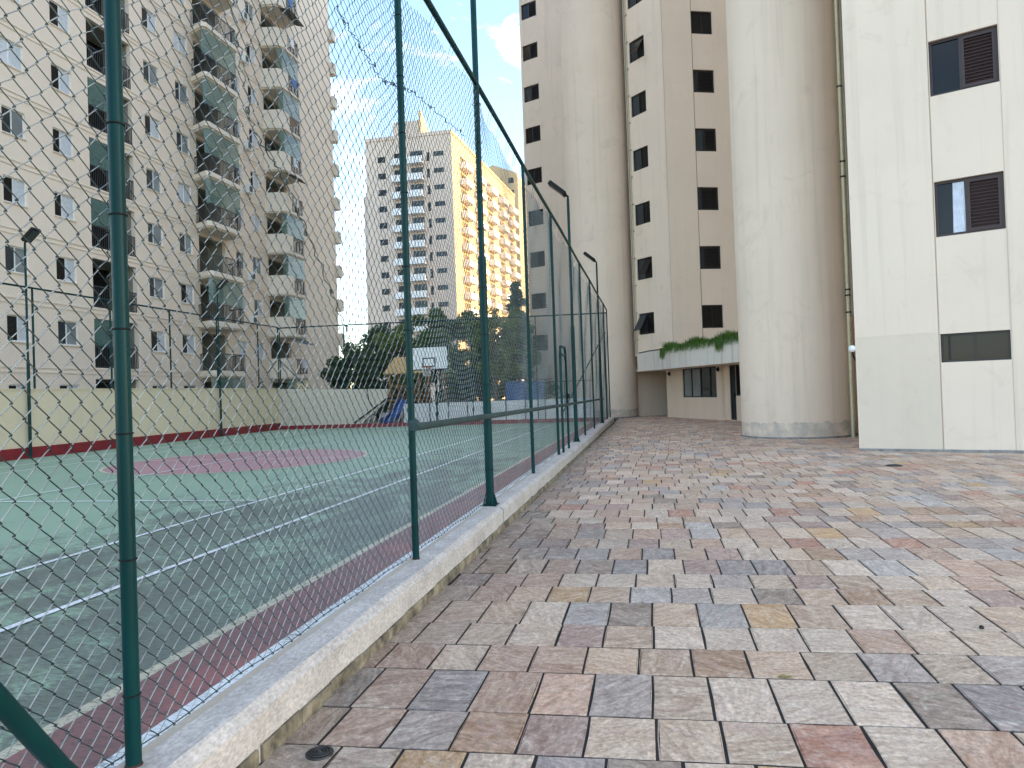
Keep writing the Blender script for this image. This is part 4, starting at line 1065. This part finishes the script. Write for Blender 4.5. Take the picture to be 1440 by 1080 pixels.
MB().bbox(-9.68, -9.52, 30.03, 30.17, 2.66, 2.74, .004).build('rim_bracket', 'orange', hoop)
m = MB()
for k in range(12):
    t = 2 * math.pi * k / 12; t2 = t + math.pi / 12
    for tt in (t + .3, t - .3):
        m.tube([(-9.6 + .22 * math.cos(t), 29.82 + .22 * math.sin(t), 2.71), (-9.6 + .14 * math.cos(tt), 29.82 + .14 * math.sin(tt), 2.32)], .005, 4, False)
m.build('net', 'white', hoop)
MB().tube([(-9.6, 31.15, .085), (-9.6, 31.15, 2.9), (-9.6, 30.24, 3.2)], .055, 10).build('support_pole', 'post', hoop)
MB().tube([(-9.6, 31.15, 2.2), (-9.6, 30.24, 2.75)], .035, 8).build('support_strut', 'post', hoop)
# playground tower of timber with an ochre roof panel
pt = empty('play_tower', (-12.6, 36, .04), 'wooden play tower with ochre roof panel beside the basketball backboard', 'play tower')
for x_ in (-13.5, -11.9):
    for y_ in (35.6, 36.9): MB().box(x_ - .06, x_ + .06, y_ - .06, y_ + .06, .04, 2.75).build('post', 'wood', pt)
MB().add([(-13.75, 35.3, 2.66), (-11.6, 35.3, 2.66), (-11.75, 36.25, 3.52), (-13.45, 36.25, 3.52), (-13.75, 35.3, 2.72), (-11.6, 35.3, 2.72), (-11.75, 36.25, 3.58), (-13.45, 36.25, 3.58)],
         [(3, 2, 1, 0), (4, 5, 6, 7), (0, 1, 5, 4), (1, 2, 6, 5), (2, 3, 7, 6), (3, 0, 4, 7)]).build('roof_panel', 'yellow_panel', pt)
MB().add([(-13.75, 37.2, 2.66), (-11.6, 37.2, 2.66), (-11.75, 36.27, 3.52), (-13.45, 36.27, 3.52)], [(0, 1, 2, 3)]).build('roof_panel', 'yellow_panel', pt)
MB().box(-13.6, -11.8, 35.5, 37.0, 1.22, 1.32).build('deck', 'wood', pt)
m = MB()
for q in range(5):
    m.tube([(-13.5 + .38 * q, 35.55, 1.35), (-13.1 + .38 * q, 35.55, 2.0)], .03, 5); m.tube([(-13.1 + .38 * q, 35.55, 1.35), (-13.5 + .38 * q, 35.55, 2.0)], .03, 5)
m.box(-13.5, -11.9, 35.52, 35.58, 1.98, 2.06); m.build('lattice_panel', 'wood', pt)
m = MB(); m.tube([(-11.9, 35.6, 1.3), (-10.9, 35.1, .1)], .05, 6); m.tube([(-11.5, 35.9, 2.6), (-11.2, 35.6, .1)], .05, 6); m.tube([(-11.9, 36.2, 2.6), (-10.7, 36.2, 2.3)], .06, 6); m.tube([(-10.7, 36.2, 2.6), (-10.6, 36.2, .1)], .06, 6)
m.build('climbing_frame', 'wood', pt)
sd_ = empty('slide', (-12.6, 33.4, .04), 'blue plastic slide at the foot of the play tower', 'slide')
m = MB(); P = [(1.3, 35.4), (1.15, 34.9), (.55, 33.8), (.30, 33.0), (.26, 32.4)]
for (z0, y0), (z1, y1) in zip(P[:-1], P[1:]):
    m.add([(-12.8, y0, z0), (-12.35, y0, z0), (-12.35, y1, z1), (-12.8, y1, z1), (-12.8, y0, z0 - .04), (-12.35, y0, z0 - .04), (-12.35, y1, z1 - .04), (-12.8, y1, z1 - .04)], [(0, 1, 2, 3), (7, 6, 5, 4), (0, 3, 7, 4), (1, 5, 6, 2)])
m.build('chute', 'blue', sd_)
for x_ in (-12.82, -12.33):
    m = MB()
    for (z0, y0), (z1, y1) in zip(P[:-1], P[1:]): m.add([(x_, y0, z0 - .04), (x_, y1, z1 - .04), (x_, y1, z1 + .2), (x_, y0, z0 + .2), (x_ + .02, y0, z0 - .04), (x_ + .02, y1, z1 - .04), (x_ + .02, y1, z1 + .2), (x_ + .02, y0, z0 + .2)], [(0, 1, 2, 3), (7, 6, 5, 4), (3, 2, 6, 7), (0, 4, 5, 1)])
    m.build('side', 'blue', sd_)
lo = empty('low_white_wall', (-8, 33.5, 0), 'low white wall with dark fence uprights behind the court end', 'wall')
MB().box(-12.0, -2.6, 33.4, 33.6, 0, 1.1).build('wall_body', 'white', lo)
for x_ in np.arange(-11.6, -2.6, .95): MB().tube([(x_, 33.35, .05), (x_, 33.35, 1.95)], .022, 6).build('upright', 'post', lo)
MB().tube([(-12, 33.35, 1.93), (-2.6, 33.35, 1.93)], .02, 6).build('wire_rail', 'post', lo)
tp = empty('blue_tarpaulin_screen', (-6.3, 36, 0), 'bright blue tarpaulin screen stretched between posts beneath the trees', 'screen')
n = 16; vs = [(-7.4 + 2.1 * i / n, 36 + .05 * math.sin(i * 1.3), z) for z in (1.05, 1.55, 2.05) for i in range(n + 1)]
MB().add(vs, [(r * (n + 1) + i, r * (n + 1) + i + 1, (r + 1) * (n + 1) + i + 1, (r + 1) * (n + 1) + i) for r in (0, 1) for i in range(n)], True).build('tarpaulin', 'blue_tarp', tp)
for x_ in (-7.4, -6.35, -5.3): MB().tube([(x_, 36.06, .04), (x_, 36.06, 2.1)], .03, 6).build('post', 'post', tp)

def leaves(name, clumps, n, size, mat, parent, flat=.0):
    g = np.random.default_rng(rnd.randrange(1 << 30))
    C = np.array(clumps); wts = C[:, 3] ** 2 / (C[:, 3] ** 2).sum()
    idx = g.choice(len(C), n, p=wts)
    d = g.normal(size=(n, 3)); d /= np.linalg.norm(d, axis=1)[:, None]
    rr = g.random(n) ** .45
    P = C[idx, :3] + d * (rr * C[idx, 3])[:, None] * np.array([1, 1, .8])
    a = g.normal(size=(n, 3)); a /= np.linalg.norm(a, axis=1)[:, None]
    b = np.cross(a, g.normal(size=(n, 3))); b /= np.linalg.norm(b, axis=1)[:, None]
    s = size * g.uniform(.6, 1.4, n)[:, None]
    V = np.stack([P - a * s, P - b * s * .45, P + a * s, P + b * s * .45], 1)
    shade = np.clip(g.random(n) * .6 + .4 * g.random(len(C))[idx], 0, 1)
    T = np.repeat(np.stack([shade] * 3 + [np.ones(n)], -1)[:, None], 4, 1)
    Q = np.arange(n * 4).reshape(n, 4)
    return link(name, np_mesh(name, V.reshape(-1, 3), Q, False, T.reshape(-1, 4)), mat, parent)
def tree(name, label, base, height, spread, mat, n, size, trunk_r=.14, low=.3, nclump=26, group='trees behind the court', stems=1):
    t = empty(name, base, label, 'tree', group)
    x, y_, z = base; tops = []; clumps = []
    m = MB()
    for s_ in range(stems):
        bx_, by_ = x + rnd.uniform(-.4, .4) * (stems > 1), y_ + rnd.uniform(-.3, .3) * (stems > 1)
        top = (bx_ + rnd.uniform(-.4, .4), by_ + rnd.uniform(-.4, .4), z + height * .75)
        mid = (bx_ + rnd.uniform(-.2, .2), by_ + rnd.uniform(-.2, .2), z + height * .4)
        m.tube([(bx_, by_, z - .1), mid, top], [trunk_r, trunk_r * .7, trunk_r * .25], 8)
        for q in range(7):
            f = rnd.uniform(.35, .75); a = rnd.uniform(0, 6.28); L_ = spread * rnd.uniform(.5, .9)
            st = (bx_, by_, z + height * f); en = (bx_ + L_ * math.cos(a), by_ + L_ * math.sin(a), z + height * min(.95, f + rnd.uniform(.05, .25)))
            md = ((st[0] + en[0]) / 2, (st[1] + en[1]) / 2, (st[2] + en[2]) / 2 + .15)
            m.tube([st, md, en], [trunk_r * .4, trunk_r * .25, trunk_r * .1], 6)
            clumps.append((*en, spread * rnd.uniform(.22, .38)))
    m.build('trunk', 'bark', t)
    for q in range(nclump):
        a = rnd.uniform(0, 6.28); u = rnd.random(); zz = low + (1 - low) * u
        rr = spread * math.sqrt(max(.05, 1 - (2 * (u - .42)) ** 2)) * rnd.uniform(.35, 1.0)
        clumps.append((x + rr * math.cos(a), y_ + rr * math.sin(a), z + height * zz * .95, spread * rnd.uniform(.18, .36)))
    if name == 'conifer_tree':
        clumps = [(x + spread * (1.05 - q / 40) * rnd.uniform(-.75, .75), y_ + spread * (1.05 - q / 40) * rnd.uniform(-.75, .75), z + height * (.3 + .7 * q / 40), spread * (.42 - .006 * q)) for q in range(40)]
    leaves('crown', clumps, n, size, mat, t)
    return t
tree('broadleaf_tree', 'dark dense tree beside the end of the beige flats', (-19.0, 43, 0), 5.0, 1.9, 'leaf_dark', 9000, .12, low=.15)
tree('broadleaf_tree', 'low dark shrub-like tree over the grey end wall', (-16.4, 41, 0), 4.2, 1.7, 'leaf_dark', 8000, .11, low=.12)
tree('broadleaf_tree', 'yellow-green bushy tree left of the backboard', (-14.7, 41, 0), 6.0, 1.7, 'leaf_pale', 8000, .12, low=.2)
tree('broadleaf_tree', 'round green tree behind the basketball backboard', (-12.2, 40.5, 0), 6.7, 2.1, 'leaf_mid', 13000, .11, low=.18)
tree('broadleaf_tree', 'dark green low tree to the right of the backboard', (-9.6, 39.5, 0), 3.9, 1.6, 'leaf_dark', 8000, .11, low=.1)
tree('broadleaf_tree', 'slender pale tree with bare stems behind the far fence', (-8.4, 38, 0), 6.4, 1.5, 'leaf_pale', 4600, .10, .10, low=.35, stems=3)
tree('broadleaf_tree', 'loose green tree standing nearest the far tower wing', (-7.2, 39, 0), 6.4, 1.2, 'leaf_mid', 4600, .10, .10, low=.4, stems=2)
tree('conifer_tree', 'dark blue-green conifer against the edge of the cream tower', (-8.3, 45, 0), 8.6, 1.5, 'leaf_blue', 9000, .13, .14, low=.35)
hd = empty('clipped_hedge', (-9, 38.2, 0), 'dark hedge mass behind the low white wall', 'hedge')
leaves('hedge_foliage', [(-13.5 + .45 * i, 38.4 + rnd.uniform(-.3, .3), rnd.uniform(.5, 1.7), .55) for i in range(26)], 9000, .09, 'leaf_dark', hd)
MB().box(-13.6, -2.6, 38.3, 38.5, 0, .9).build('hedge_stems', 'bark', hd)
for i, (x_, y_, h_, s_, mt, lb) in enumerate(((-24, 62, 8, 3.2, 'leaf_dark', 'distant dark tree in the gap left of the far tower'),
                                              (-17, 70, 9, 3.4, 'leaf_mid', 'distant green tree before the foot of the far tower'),
                                              (-12, 66, 8, 3.0, 'leaf_dark', 'distant dark tree between the far tower and the cream tower'))):
    tree('broadleaf_tree', lb, (x_, y_, 0), h_, s_, mt, 6000, .2, .2, low=.1)

# ================================================================== SMALL THINGS ON THE PATIO
def drain(x, y_, r, label):
    d = empty('floor_drain', (x, y_, 0), label, 'drain')
    MB().lathe((x, y_, -.004), [(r, 0), (r, .011), (r * .93, .013), (r * .88, .010)], 28).build('rim', 'iron', d)
    m = MB()
    for q, rr in enumerate((.78, .56, .34)): m.ring((x, y_, .010), r * rr, r * .055, 24, 6)
    m.build('grate_ring', 'iron', d)
    MB().lathe((x, y_, .004), [(r * .18, 0), (r * .18, .008), (r * .10, .010)], 16).build('boss', 'iron', d)
drain(-1.43, 2.80, .058, 'round cast-iron floor drain beside the kerb in the near left corner of the patio')
drain(4.06, 13.3, .14, 'dark round drain cover on the paving before the cream slab')
pb = MB(); pb.lathe((1.87, 4.68, .0), [(.004, 0), (.013, .003), (.015, .010), (.010, .018), (.002, .021)], 10)
tag(pb.build('pebble', 'pebble'), 'small black pebble lying on a pale slab at right', 'pebble')
lf = MB(); V = [(-.035, 0, .006), (-.01, .014, .012), (.025, .010, .007), (.04, -.002, .014), (.015, -.013, .006), (-.015, -.012, .010)]
lf.add([(.614 + a, 3.823 + b, c) for a, b, c in V] + [(.614 + a, 3.823 + b, c - .0015) for a, b, c in V], [(0, 1, 5), (1, 2, 4, 5), (2, 3, 4), (11, 7, 6), (11, 10, 8, 7), (10, 9, 8)])
tag(lf.build('dry_leaf', 'dead_leaf'), 'small curled yellow-brown leaf on the blue-grey slab', 'leaf')
